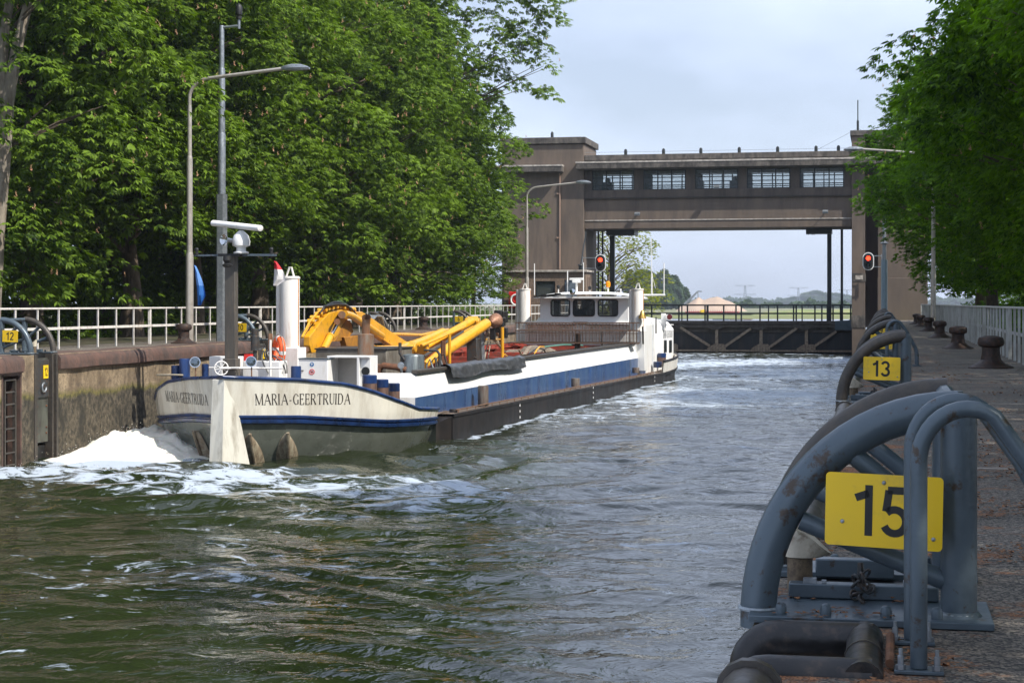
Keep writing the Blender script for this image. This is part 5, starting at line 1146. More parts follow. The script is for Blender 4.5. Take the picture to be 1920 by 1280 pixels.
for y in np.arange(14, 44.5, 1.55): inn.box(-CW+.34, -CW+.46, y-.05, y+.05, .2, 1.98)
inn.box(-CW+.34, -CW+.5, 12, 44.7, 1.86, 1.93); bp('hold_lining', inn, 'rust_red', smooth=False)
for y in (21, 26.5, 33, 38.5, 43.6): xb = MB(); xb.box(-CW+.4, CW-.4, y-.12, y+.12, 1.55, 1.85); bp('cross_beam', xb, 'rust_red', bevel=.01)
rows = []
for j in range(90):
    row = []; y = 12.1+32.5*j/89
    for i in range(20): x = -CW+.34+(2*CW-.68)*i/19; row.append((x, y, 1.05+.62*mnoise.fractal(Vector((x*.5, y*.32, 2)), 1, 2, 5)+.62*math.exp(-((y-37)/6)**2)))
    rows.append(row)
o = tagm('gravel_load', toB(MB().rows(rows)), 'rubble', 'heap of pale rubble lying in the red hold of the barge', 'gravel load'); 
# serrated strip inside the near coaming
sp = MB()
for i in range(105): y = 14+i*.29; sp.add([(CW-.37,y,1.98),(CW-.37,y+.28,1.98),(CW-.37,y+.14,2.14),(CW-.52,y+.14,1.98)], [(0,1,2),(1,3,2),(3,0,2)])
bp('serrated_strip', sp, 'steel_worn', smooth=False)

# ---- bollards and gear on the barge
def pile(lx, ly, z0, z1, r, m='navy', name='deck_bollard', cap=None):
    a = MB(); a.lathe((lx, ly, z0), [(r,0),(r,z1-z0-.03),(r*.94,z1-z0)], 18); o = bp(name, a, m)
    if cap: c = MB(); c.lathe((lx, ly, z1-.22), [(r+.004,0),(r+.004,.205),(r*.9,.225)], 18); bp('cap_band', c, cap, o)
    return o
for px, py, r in ((693, 703, .20), (716, 711, .185), (738, 718, .175)):
    p = LB(px, py, Y=46.35+(px-693)*.025); pile(p.x, p.y, .75, p.z, r, mat('pile_rust', (.13,.07,.05), .6, .1, .3, 6, (.06,.04,.035), .4, streak=3), 'stern_pile', 'navy')
for px, py, Y, r, h in ((555, 686, 45.6, .14, .5), (385, 682, 47.5, .1, .4)):
    p = LB(px, py, Y=Y); pile(p.x, p.y, 1.1, p.z, r)
for px, py, y0, lx in ((906, 723, 776, 3.6), (1079, 709, 725, 3.6), (1192, 689, 712, 3.55)):
    p = LX(px, py, lx); pile(p.x, p.y, .7, p.z, .17, mat('pile_grey', (.16,.14,.12), .6, .1, .3, 6, (.10,.06,.045), .4, streak=3), 'side_bollard')
pile(-2.9, 3.9, 1.1, 2.45, .15); pile(-3.2, 4.0, 1.1, 2.25, .14)
p = LX(850, 770, 3.6); pile(p.x, p.y, .7, .86, .12, 'hull_black', 'side_bollard')
# mast with radar, horn, lamps
def barge_mast():
    b = LB(434, 707, Y=46.2); t = LB(434, 478, Y=46.2); lx, ly = b.x, b.y
    a = MB(); a.box(lx-.155, lx+.155, ly-.12, ly+.12, 1.1, t.z-.02); m = bp('mast', a, mat('mast_brown', (.085,.078,.068), .5, .2, .2, 5, (.15,.12,.09), .2, streak=6), bevel=.02)
    c = MB(); c.box(lx-.20, lx+.20, ly-.16, ly+.16, 1.1, LB(434, 672, Y=46.2).z); bp('mast_foot', c, 'mast_brown', m, bevel=.02)
    z = t.z; f = MB(); f.box(lx-.30, lx+.36, ly-.25, ly+.25, z-.04, z+.03); bp('mast_top', f, 'ink', m)
    f = MB(); xa = LB(365, 480, Y=46.2); xb_ = LB(518, 480, Y=46.2); f.bar((xa.x, xa.y, z-.01), (lx, ly, z), .05, .05); f.bar((lx, ly-.1, z), (xb_.x, xb_.y, z-.01), .09, .06); bp('cross_arm', f, 'steel_grey', m)
    # radar
    q = LB(452, 452, Y=46.0); g = MB(); g.lathe((q.x+.0, q.y, z+.03), [(.20,0),(.21,.04),(.13,.07),(.13,.17),(.24,.22),(.25,.34),(.20,.50),(.10,.60),(.05,.64)], 18); r_ = bp('radar_base', g, 'white', m)
    cc = Vector((q.x-.12, q.y-.02, z+.80)); d1 = LB(500, 437, Y=45.6)-LB(382, 424, Y=46.4); d1.normalize(); g = MB(); rows = []
    up = d1.orthogonal()
    up = Vector((0,0,1))-d1*d1.z; up.normalize(); sd = d1.cross(up)
    for s_ in (-.86, -.855, .855, .86):
        k = .9 if abs(s_) > .857 else 1; rows.append([cc+d1*s_+up*(.085*k*math.sin(u))+sd*(.12*k*math.cos(u)) for u in np.linspace(0, 2*math.pi, 16, endpoint=False)])
    g.rows(rows, True); g.f += [tuple(range(15,-1,-1)), tuple(48+k for k in range(16))]; bp('radar_scanner', g, 'white', m, ang=50)
    g = MB(); hq = LB(423, 450, Y=45.7); ax = Vector((-.35,-.9,.05)); g.lathe(hq+ax*.0, [(.06,-.30),(.07,-.1),(.09,0),(.155,.07),(.15,.075),(.08,.02),(.02,.0)], 18, ax); bp('searchlight', g, 'chrome', m)
    g = MB(); g.lathe((hq.x+.05, hq.y, z-.36), [(.05,0),(.13,.03),(.14,.08),(.07,.12),(.12,.2),(.11,.32)], 14); bp('horn', g, 'ink', m)
    for px, py in ((369, 470), (509, 470)):
        h = LB(px, py, Y=46.2); g = MB(); g.lathe((h.x, h.y, z), [(.06,0),(.06,.05),(.045,.06),(.045,.14),(.06,.15),(.05,.19),(.02,.21)], 10); bp('navigation_lamp', g, 'ink', m)
barge_mast()
# flags
def flag(px0, py0, py1, Y, mats, label, w_=.20):
    b = PY(px0, py0, Y); e = PY(px0, py1, Y); H = b.z-e.z; n = 14; t = thing('flag', label, 'flag', tuple(e)); per = len(mats)
    for q in range(per):
        rows = []
        for j in range(n+1):
            v = (q+j/n)/per; cx = b.x+w_*1.5*v-.1*(1 if w_ < .2 else -.0); row = []
            for i in range(7): u = i/6; row.append((b.x+v*w_*.5-(.6*w_*v if w_ > .25 else 0)+u*w_*(.20+.95*math.sin(min(1, v*1.25)*math.pi*.5)*(1-.75*max(0, v-.75)*4)), Y+.05*math.sin(u*7+v*3), b.z-H*v-.02*u))
            rows.append(row)
        part('cloth', MB().rows(rows), mats[q], t)
flag(364, 497, 572, 46.9, ['flag_sky', 'flag_blue'], 'limp blue flag hanging at the mast arm beside the lamp post', .22)
flag(514, 489, 535, 46.9, ['flag_red', 'flag_white', 'flag_white'], 'small red and white flag beside the tall white stern post', .30)
# spud posts
def spud(px, ptop, pbot, Y, wpx, name='spud_post'):
    b = LB(px, pbot, Y=Y); t = LB(px, ptop, Y=Y); r = wpx*.5*Y/F*.98; a = MB(); a.lathe((b.x, b.y, .7), [(r,0),(r,t.z-.7-.03),(r*.95,t.z-.7)], 24); a.tube([(b.x-r-.08, b.y, .7), (b.x-r-.08, b.y, t.z-.05)], r*.28, 10); o = bp(name, a, 'white_dirty')
    c = MB(); c.tube([(b.x-.12, b.y, t.z-.02), (b.x-.02, b.y, t.z+.26), (b.x+.04, b.y, t.z+.26), (b.x+.12, b.y, t.z-.02)], .03, 6); c.lathe((b.x, b.y, t.z-.07), [(r+.02,0),(r+.02,.05)], 24); bp('lifting_eye', c, 'white_dirty', o)
    d = MB(); d.box(b.x-r-.03, b.x+r+.12, b.y-r-.12, b.y+r, .7, max(t.z-2.05, 1.6)); bp('sleeve', d, 'white', o, bevel=.02)
    e_ = MB(); e_.tube([(b.x+r*.98, b.y-.05, t.z-.04), (b.x+r*.98, b.y-.05, max(t.z-2, 1.7))], .02, 6); bp('rust_pipe', e_, mat('rust_bright', (.55,.22,.06), .8, 0, .3, 8), o); return o
spud(544, 518, 700, 48.4, 38); spud(984, 541, 640, 89, 23); spud(1196, 541, 645, 85.5, 22)
# lockers
def locker():
    p0 = LB(560, 673, Y=47.1); p1 = LB(615, 715, Y=47.1); a = MB(); a.box(p0.x, p1.x, p0.y, p0.y+.5, 1.0, p0.z); o = bp('locker', a, 'white', bevel=.015)
    c = MB(); c.box(p0.x-.01, p1.x+.02, p0.y-.02, p0.y+.52, p0.z, p0.z+.03); bp('lid', c, 'steel_grey', o)
    s = MB(); q = LB(584, 683, Y=47.05); s.lathe((q.x, p0.y-.002, q.z), [(.062,0),(.062,.004)], 20, (0,-1,0)); so_ = bp('safety_sign', s, 'blue_sign' if 'blue_sign' in MATS else mat('blue_sign', (.02,.16,.42), .4), o)
    s = MB(); s.box(q.x-.008, q.x+.008, p0.y-.009, p0.y-.006, q.z-.04, q.z+.04); s.box(q.x-.035, q.x+.035, p0.y-.009, p0.y-.006, q.z+.012, q.z+.03); bp('pictogram', s, 'white', so_)
    q = LB(584, 697, Y=47.05); s = MB(); ring(s, (q.x, p0.y-.004, q.z), .072, .009, (0,1,0), 24, 6); s.bar((q.x-.05, p0.y-.006, q.z+.05), (q.x+.05, p0.y-.006, q.z-.05), .014, .006); so_ = bp('safety_sign', s, 'red', o)
    s = MB(); s.box(q.x-.035, q.x+.03, p0.y-.004, p0.y-.001, q.z-.02, q.z+.015); bp('pictogram', s, 'ink', so_)
    hh = MB(); hh.box(p0.x+.02, p0.x+.15, p0.y-.03, p0.y-.005, p0.z-.33, p0.z-.31); bp('latch', hh, 'ink', o)
    p2 = LB(613, 667, Y=47.3); p3 = LB(692, 725, Y=47.3); x0, x1, y0, z1 = p2.x, p3.x-.28, p2.y, p2.z; d = .75; w_ = .05
    b = MB(); b.box(x0, x1+.30, y0, y0+d, z1-w_, z1); b.box(x0, x0+w_+.03, y0, y0+d, .95, z1-w_); b.box(x1-w_-.02, x1, y0, y0+d, .95, z1-w_); b.box(x0+w_, x1-w_, y0+d-.03, y0+d, .95, z1-w_); b.box(x0, x1, y0, y0+d, .9, 1.0); b.box(x1, x1+.30, y0+.10, y0+d, .9, z1-w_)
    o = bp('open_locker', b, 'white', bevel=.008); v = MB(); v.lathe((x1+.16, y0+.10, z1-.42), [(.12,0),(.12,.02),(.03,.025)], 16, (0,-1,0)); bp('vent', v, 'ink', o)
    h = MB(); h.box(x0+w_+.03, x1-w_-.02, y0+.3, y0+.34, 1.0, 1.10); bp('hinge', h, 'brass', o)
    i_ = MB(); i_.box(x0+.085, x1-.075, y0+d-.04, y0+d-.031, 1.0, z1-w_-.002); bp('inner_panel', i_, mat('locker_inside', (.40,.39,.37), .7, 0, .15, 3), o)
locker()
def winch():
    p = LB(395, 690, Y=46.6); a = MB(); a.box(p.x-.05, p.x+.85, p.y, p.y+.5, 1.05, LB(395, 668, Y=46.6).z); a.box(p.x+1.0, p.x+2.1, p.y-.1, p.y+.5, 1.05, LB(395, 676, Y=46.6).z); a.box(p.x-.55, p.x-.1, p.y, p.y+.4, 1.05, 1.55); o = bp('deck_cabinet', a, 'white', bevel=.02)
    w_ = LB(415, 690, Y=45.9); c = MB(); ring(c, w_, .19, .018, (.5,-.8,0), 22, 8)
    for k in range(4): u = k*math.pi/4; qv = Vector((0,0,1)).rotation_difference(Vector((.5,-.8,0))); c.tube([w_+qv @ Vector((.19*math.cos(u), .19*math.sin(u), 0)), w_-qv @ Vector((.19*math.cos(u), .19*math.sin(u), 0))], .010, 6)
    c.tube([w_, w_+Vector((.5,.2,0)), w_+Vector((1.0,.3,0))], .03, 8); bp('hand_wheel', c, 'white', o)
    l_ = LB(392, 689, Y=46); c = MB(); c.tube([l_, l_+Vector((.9,0,0))], .02, 8); c.tube([LB(480,690,Y=46), LB(530,690,Y=46)], .025, 8); c.tube([LB(507,637,Y=46.3), LB(507,705,Y=46.3)], .035, 8); bp('pipework', c, 'white', o)
    rd = MB(); q = LB(462, 672, Y=46.9); rd.box(q.x-.06, q.x+.12, q.y-.02, q.y+.2, q.z-.1, q.z+.12); bp('red_panel', rd, 'red', o)
    f = MB(); q = LB(476, 660, Y=47.6); f.lathe((q.x, q.y, 1.1), [(.13,0),(.15,.5),(.14,.9),(.19,.95),(.2,1.15),(.15,1.2)], 14); bp('filter', f, 'steel_dark', o)
    f = MB(); q0 = LB(478, 616, Y=47.4); f.lathe((q0.x, q0.y, q0.z-.62), [(.12,0),(.12,.4),(.10,.42),(.10,.62)], 14); f.lathe((q0.x, q0.y, 1.1), [(.06,0),(.06,q0.z-1.7)], 8); bp('vent_pipe', f, 'steel_dark', o)
    f = MB(); q1 = LB(505, 625, Y=47.4); f.tube([(q1.x, q1.y, 1.1), (q1.x, q1.y, q1.z)], .035, 8); q1 = LB(508, 620, Y=47.6); f.tube([LB(508, 700, Y=47.6), LB(508, 625, Y=47.6)], .05, 8); bp('red_pipe', f, 'rust_pipe', o)
    # hoses
    for k in range(5):
        pts = []; a0 = LB(484+k*7, 655+k*3, Y=46.6+.1*k); e0 = LB(505+k*9, 700, Y=46.4+.1*k)
        for u in np.linspace(0, 1, 14): q = a0.lerp(e0, u); pts.append(q+Vector((.1*math.sin(u*6+k), .08*math.cos(u*5), .28*math.sin(math.pi*u)*(1-.1*k))))
        h = MB(); h.tube(pts, .02, 7); tagm('hose', toB(h), 'hose' if k % 2 else 'hose_grey', 'coiled hose between the mast and the orange life buoy', 'hose', 'hoses lying on the stern deck')
winch()
def floodlight(px, py, Y, label):
    c = PY(px, py, Y); t = thing('floodlight', label, 'floodlight', (c.x, c.y, c.z-.62), 0, 'chrome floodlights at the barge stern'); ax = Vector((.25,-1,.12)).normalized()
    a = MB(); a.lathe(c, [(.03,-.17),(.09,-.14),(.13,-.06),(.150,.02),(.15,.045),(.135,.045),(.13,.02)], 22, ax); part('housing', a, 'chrome', t); b = MB(); b.lathe(c, [(.132,.018),(.08,.034),(.01,.04)], 22, ax); part('lens', b, mat('lens', (.16,.20,.23), .12, .8, .2, 40), t)
    d = MB(); d.tube([c+Vector((0,.03,-.12)), (c.x, c.y+.03, c.z-.62)], .02, 8); part('stalk', d, 'rust_pipe', t)
floodlight(366, 679, 45.2, 'chrome floodlight left of the barge mast'); floodlight(471, 678, 45.2, 'chrome floodlight right of the barge mast')
# life buoy
def buoy():
    c = PY(523, 657, 47.3); t = thing('life_buoy', 'orange life buoy hung on the white post at the barge stern', 'life buoy', (c.x, c.y, c.z-.42)); rows = []; ax = Vector((-.80,-.6,.0)).normalized(); q = Vector((0,0,1)).rotation_difference(ax)
    a = MB(); ring(a, c, .33, .095, ax, 30, 12); part('ring', a, 'orange', t)
    b = MB()
    for u in (.5, 2.07, 3.64, 5.2): pts = [c+q @ Vector((.33*math.cos(u+d), .33*math.sin(u+d), 0)) for d in (-.14, 0, .14)]; b.tube(pts, .099, 12)
    part('reflective_band', b, 'white', t); b = MB(); b.tube([c+q @ Vector((.46*math.cos(u)*(1-.06*math.sin(4*u)**2), .46*math.sin(u)*(1-.06*math.sin(4*u)**2), 0)) for u in np.linspace(0, 2*math.pi, 40, endpoint=False)], .012, 6, closed=True); b.bar(c+q @ Vector((.1,-.3,.05)), c+q @ Vector((-.1,.3,.05)), .06, .02); part('grab_line', b, 'rope', t)
buoy()
# mooring rope on the port bollards
rp = MB(); pts = []
for k in range(60): u = k/59*4*math.pi; pts.append(LB(320+26*math.cos(u)*(1-.1*k/60), 703+1.2*math.sin(u), Y=46.2)+Vector((0, .2*math.sin(u), .0)))
rp.tube(pts, .022, 6); tagm('mooring_rope', toB(rp), 'rope', 'loop of rope round the blue bollards on the port quarter', 'rope')

# ---- exhaust, casing and drum behind the lockers
def engine():
    a = MB(); p0 = LB(592, 655, Y=50.5); p1 = LB(726, 690, Y=50.5); a.box(p0.x, p1.x, p0.y, p0.y+2.6, 1.0, p0.z); o = bp('engine_casing', a, mat('casing', (.17,.155,.13), .6, 0, .25, 3, (.1,.08,.06), .3, streak=2), bevel=.02)
    r_ = MB(); r_.box(p0.x-.03, p1.x+.03, p0.y-.03, p0.y+2.63, p0.z, p0.z+.04); bp('casing_lid', r_, 'steel_dark', o)
    e = LB(686, 626, Y=49.6); b = MB(); b.lathe((e.x, e.y, .9), [(.235,0),(.24,e.z-.92),(.10,e.z-.88),(.095,e.z-.75)], 22); x = bp('exhaust_silencer', b, mat('silencer', (.30,.25,.20), .45, .5, .3, 3, (.28,.12,.05), .42, streak=4), ang=40)
    c = MB(); c.tube([(e.x, e.y, e.z-.02), (e.x, e.y, e.z+.25), (e.x+.02, e.y-.02, e.z+.38), (e.x+.05, e.y-.10, e.z+.50)], [.12,.12,.12,.135], 16, cap=False); bp('exhaust_pipe', c, 'rust_pipe', x)
    d = LB(773, 665, Y=50.3); dd = MB(); dd.lathe((d.x, d.y, .9), [(.36,0),(.36,d.z-.95),(.33,d.z-.9),(.1,d.z-.87)], 24); bp('drum', dd, mat('drum', (.20,.235,.25), .4, .3, .4, 4, (.06,.07,.08), .45, streak=8), ang=40)
    f = MB(); q = LB(725, 680, Y=49.4); f.tube([(q.x-.25, q.y, .9), (q.x-.25, q.y, 2.0), (q.x-.20, q.y, 2.12), (q.x-.1, q.y, 2.18), (q.x+.3, q.y, 2.14), (q.x+.55, q.y+.1, 2.05)], .095, 12); f.tube([(q.x+.12, q.y-.2, 1.3), (q.x+.12, q.y-.2, 1.62), (q.x+.2, q.y-.2, 1.70), (q.x+.55, q.y-.2, 1.72)], .055, 10); f.tube([(q.x-.62, q.y, 2.14), (q.x-.2, q.y, 2.14)], .09, 12); bp('copper_pipe', f, 'rust', None)
    g = MB(); q = LB(752, 685, Y=49.2); g.lathe(q, [(.10,0),(.10,.03),(.06,.04),(.06,.08)], 14, (0,-1,0)); g.tube([q, q+Vector((0,.1,-.4))], .04, 8); bp('valve', g, 'galv', None)
    h = MB(); q = LB(750, 655, Y=50); h.tube([q+Vector((0,0,.2)), q+Vector((0,0,-.1)), q+Vector((.12,0,-.3)), q+Vector((.5,.1,-.33))], .05, 10); bp('bent_pipe', h, 'steel_dark', None); h = MB(); h.tube([LB(820,658,Y=51.5), LB(824,664,Y=51.5), LB(824,700,Y=51.5)], .045, 8); h.tube([LB(795,656,Y=51.5), LB(822,658,Y=51.5)], .03, 8); bp('bent_pipe', h, 'steel_dark', None)
    for k in range(4): i_ = MB(); q = LB(800+9*k, 690, Y=52); i_.tube([(q.x,q.y,1.5),(q.x,q.y,2.1+.1*k),(q.x+.1,q.y,2.3+.05*k),(q.x+.25,q.y,1.9)], .03, 8); bp('fitting', i_, ('galv','steel_worn')[k % 2], None)
engine()
# tarpaulin roll on the coaming
def tarp():
    a = LX(832, 690, CW-.2); b = LX(972, 677, CW-.2); rows = []
    for j in range(46):
        u = j/45; y = a.y+(b.y-a.y)*u; row = []
        for i in range(14):
            v = i/13
            if v < .55: an = math.pi*(1-v/.55)*1.0+.1; x = CW-.18+.20*math.cos(an); z = 2.02+.12*math.sin(an)
            else: x = CW+.03+.06*(v-.55)/.45; z = 2.02-(v-.55)/.45*(.27+.05*math.sin(u*9))
            k = mnoise.noise(Vector((v*5, y*1.6, 0)))*.03+.012*math.sin(y*4); row.append((x+k, y, z+k*1.2))
        rows.append(row)
    tagm('tarpaulin', toB(MB().rows(rows)), 'tarp', 'rolled black tarpaulin hanging over the side of the hold', 'tarpaulin')
tarp()

# ---------------------------------------------------------------- excavator lying along the hold
def excavator():
    root = PX(700, 690, -16.6); T = thing('excavator', 'yellow excavator with folded boom and two long arms lying over the hold', 'excavator', tuple(root))
    def plate(pts, X, th, name, m='yellow', parent=T, bev=.02):
        q = [PX(px, py, X) for px, py in pts]; b = MB(); b.prism(q, (th, 0, 0)); return part(name, b, m, parent, smooth=False, bevel=bev)
    X0 = -17.1
    st_ = plate([(569,648),(573,662),(580,661),(585,652),(606,648),(622,628),(632,608),(641,599),(658,592),(648,583),(628,580),(606,586),(590,603),(569,631)], X0, .20, 'stick')
    plate([(646,592),(654,584),(666,584),(692,601),(722,622),(762,647),(797,672),(788,690),(766,683),(735,657),(700,632),(668,606)], X0+.05, .24, 'boom')
    plate([(641,598),(650,604),(654,622),(644,634),(628,640),(618,640)], X0+.05, .16, 'linkage_plate', mat('yellow_dark', (.42,.19,.02), .5, 0, .3, 3, (.2,.08,.03), .3))
    lp = plate([(634,632),(668,628),(684,640),(700,652),(640,652)], X0+.1, .2, 'lower_plate', 'yellow_dark')
    c = MB(); a, b = PX(607, 655, X0+.36), PX(632, 605, X0+.36); c.tube([a, a.lerp(b, .48)], .115, 14); c.tube([a.lerp(b,.46), a.lerp(b,.50)], .13, 14); cy = part('hydraulic_cylinder', c, 'yellow', T)
    d = MB(); d.tube([a.lerp(b,.48), b], .075, 12); part('piston_rod', d, 'chrome', cy); d = MB(); d.tube([PX(632,603,X0+.15), PX(632,603,X0+.50)], .10, 12); d.tube([PX(641,590,X0-.05), PX(641,590,X0+.48)], .12, 12); d.tube([PX(574,655,X0-.08), PX(574,655,X0+.30)], .09, 12); part('pivot_pin', d, 'rust_pipe', T)
    # tube along the back of the boom
    f = MB(); f.tube([PX(646,588,X0+.4), PX(660,592,X0+.42), PX(690,612,X0+.44), PX(716,630,X0+.44)], .12, 14); part('boom_tube', f, 'yellow', T)
    for k in range(9):
        g = MB(); x = X0+.02+.035*k; o = k*1.6
        pts = [(566,634-o*.3),(580,611-o),(596,592-o),(612,581-o*.9),(630,577-o*.5),(648,578-o*.2),(662,586)] if k < 5 else [(600,590-o*.2),(608,576),(630,571),(648,572),(660,576+o*.3),(668,590)]
        g.tube([PX(px, py-1+(random.random()-.5)*2.5, x+.0) for px, py in pts], .030 if k < 5 else .024, 7); part('hydraulic_line', g, 'yellow' if k < 5 else ('hose','hose_grey')[k % 2], T)
    for k in range(12):
        g = MB(); u = k/11; px = 583+u*78; py = np.interp(px, [583,606,630,660], [602,580,575,580]); g.cbox(PX(px, py, X0+.12), .22+.12*random.random(), .13, .09, rx=.7-1.3*u); part('hose_clamp', g, 'yellow', T, bevel=.01)
    for k, (h, l) in enumerate(((20,5),(10,10),(14,0))):
        g = MB(); pts = [PX(606+l+u*52, 582-h*math.sin(math.pi*u)-2*k+(4*u), X0+.1+.06*k) for u in np.linspace(0, 1, 12)]; g.tube(pts, .014 if k == 0 else .03, 6); part('hose_loop', g, 'hose' if k else mat('hose_green', (.05,.13,.08), .5), T)
    # the two long tubular arms
    def arm(p0, p1, Xa, Xb, r, tip):
        a, b = PX(*p0, Xa), PX(*p1, Xb); m = MB(); n = 10; m.tube([a.lerp(b, i/n) for i in range(n)]+[a.lerp(b, .965), b], [r*(.62+.38*min(1, i/3)) for i in range(n)]+[r*.98, r*tip], 18); return part('long_arm', m, 'yellow', T)
    arm((788,657),(884,602),-16.5,-15.4,.160,.92); arm((796,684),(916,604),-15.9,-14.6,.205,.45)
    m = MB(); m.tube([PX(704,656,-16.7), PX(745,655,-16.6), PX(790,640,-16.5), PX(830,622,-16.2)], .15, 14); part('support_tube', m, 'yellow', T)
    m = MB(); m.tube([PX(735,626,-17.2), PX(790,628,-17), PX(840,618,-16.8)], .06, 8); m.tube([PX(790,648,-16.2), PX(872,612,-15.4)], .06, 10); m.tube([PX(806,662,-16.1), PX(888,612,-15.2)], .05, 10); part('side_tube', m, 'yellow', T)
    m = MB(); m.tube([PX(795,668,-16), PX(868,622,-15.2)], .055, 10); part('cylinder_rod', m, 'steel_dark', T)
    for px, py, X in ((886,604,-15.4),(766,652,-16.5),(789,652,-16.4)): m = MB(); q = PX(px, py, X); m.tube([q+Vector((-.28,0,0)), q+Vector((.28,0,0))], .17, 12); m.cbox(q, .42, .34, .34, rx=.5); part('clevis', m, 'yellow', T, bevel=.02)
    m = MB(); q = PX(929, 601, -14.5); m.lathe(q, [(.05,-.42),(.16,-.30),(.27,-.08),(.28,.08),(.20,.22),(.12,.24),(.12,.36)], 18, Vector((.2,.9,.15))); part('winch_drum', m, mat('drum_rust', (.36,.20,.13), .55, .3, .3, 8, (.2,.08,.04), .4), T)
    m = MB()
    for k, (px, py) in enumerate(((934,590),(944,594),(941,603),(937,613))): m.cbox(PX(px, py, -14.5), .28, .25, .34+.1*(k % 2), rz=k)
    part('control_box', m, 'ink', T, bevel=.02)
    # hydraulic loops on the casing behind
    for k in range(5):
        m = MB(); x = -17.6+.12*k; m.tube([PX(684+3*k,628,x), PX(686+3*k,604-k,x), PX(694+3*k,592,x), PX(703+3*k,593,x), PX(707+3*k,606,x), PX(708+4*k,622,x)], .035, 8); part('hose_bend', m, ('galv','hose_grey')[k % 2], T)
    for k in range(3): m = MB(); x = -16.9; m.tube([PX(712+7*k,622,x), PX(713+7*k,634,x), PX(720+7*k,640,x)], .03, 7); part('hose_tail', m, 'hose', T)
excavator()
# crane head and rigging standing over the hold
def rig():
    Xr = -15.0; t = thing('suction_rig', 'rusty suction rig with pipes and cables hanging at the end of the yellow arms', 'rig', tuple(PX(905, 690, Xr)))
    for p0, p1, w_, m in (((893,634),(893,683),.32,'steel_dark'),((903,620),(905,690),.20,'galv'),((898,640),(896,692),.16,'hose'),((906,612),(938,650),.10,'gate_strut'),((912,624),(948,660),.06,'gate_strut'),((925,612),(938,634),.10,'rust_pipe'),((930,606),(940,650),.08,'rust_pipe'),((918,608),(908,640),.09,'rust_pipe'),((936,588),(937,622),.09,'rust'),((912,636),(942,636),.06,'yellow'),((915,640),(905,690),.05,'rope'),((920,640),(912,690),.04,'rope'),((898,662),(930,690),.06,'steel_worn'),((888,668),(925,690),.05,'steel_worn')):
        b = MB(); b.tube([PX(*p0, Xr+random.uniform(-.2,.2)), PX(*p1, Xr)], w_/2, 8); part('rig_pipe', b, m, t)
    b = MB(); b.cbox(PX(944, 624, -14.3), .3, .3, .40); part('rig_box', b, 'ink', t, bevel=.02); b = MB(); b.cbox(PX(924, 626, -14.6), .2, .2, .45); part('rig_box', b, 'ink', t, bevel=.02)
    b = MB(); b.box(*[v for v in (PX(888,640,Xr).x-.2, PX(888,640,Xr).x+.2, PX(888,640,Xr).y-.3, PX(888,640,Xr).y+.3)], WATER+1.4, PX(888,634,Xr).z); part('column', b, 'steel_dark', t, bevel=.03)
    p = MB(); a = PX(942, 672, -13.9); p.tube([a, (a.x, a.y, PX(942,613,-13.9).z)], .06, 10); tagm('yellow_post', p, 'yellow', 'upright yellow post at the near side of the hold', 'post')
    for px in (829, 833, 843): p = MB(); a = PX(px, 682, -13.9); p.tube([a, a+Vector((0,0,.75+.2*(px == 843)))], .05, 8); tagm('short_post', p, ('rust','yellow')[px == 843], {829:'short rusty post, left of three before the hold', 833:'short rusty post in the middle of three before the hold', 843:'short yellow post, right of three before the hold'}[px], 'post', None)
    for i, (pts, m) in enumerate(((((862,685),(900,681),(940,677),(953,670),(946,664)), 'yellow'), (((1000,668),(1006,656),(1012,650),(1020,650)), 'yellow'), (((1088,662),(1092,655),(1098,652),(1106,655),(1112,662)), 'yellow'), (((1176,648),(1180,625),(1184,610),(1192,605),(1204,609),(1214,613)), 'yellow'), (((1020,650),(1060,646),(1100,648),(1150,645),(1190,648)), mat('hose_teal', (.10,.30,.24), .5)), (((990,664),(1008,652),(1020,655),(1026,668)), 'hose'))):
        p = MB(); n = len(pts); q = [PX(a, b, -13.9+.0*i) if i < 4 else PX(a, b, -14.6) for a, b in pts]; s = []
        for j in range(n-1):
            for u in np.linspace(0, 1, 5)[:-1]: s.append(q[j].lerp(q[j+1], u))
        s.append(q[-1]); p.tube(s, .035, 7); tagm('deck_hose', p, m, ['yellow hose lying beside the black tarpaulin', 'short yellow hose looped at the left part of the red hold', 'short yellow hose arching in the middle of the red hold', 'long yellow hose hanging down from the rusty cage', 'pale green hose along the foot of the rusty cage', 'black hose arch at the left end of the hold'][i], 'hose')
    for i, (a, b, w_) in enumerate((((983,665),(994,649),.16), ((973,655),(979,667),.08), ((1074,662),(1080,650),.10))):
        p = MB(); p.bar(PX(*a, -14.6), PX(*b, -14.6), w_, .05); tagm('loose_beam', p, 'gate_strut', ['pale plank leaning in the hold, widest of three', 'thin slat leaning left of the pale plank in the hold', 'thin slat leaning against the black block in the hold'][i], 'plank')
    p = MB(); p.cbox(PX(1083, 642, -14.4), .25, .3, .9); tagm('black_block', p, 'ink', 'upright black block standing in the red hold', 'block', bevel=.03)
    p = MB(); a = PX(1129, 663, -13.2); p.tube([a, (a.x, a.y, PX(1129, 622, -13.2).z)], .05, 8); tagm('pole', p, 'galv', 'pale upright pole before the rusty cage', 'pole')
rig()
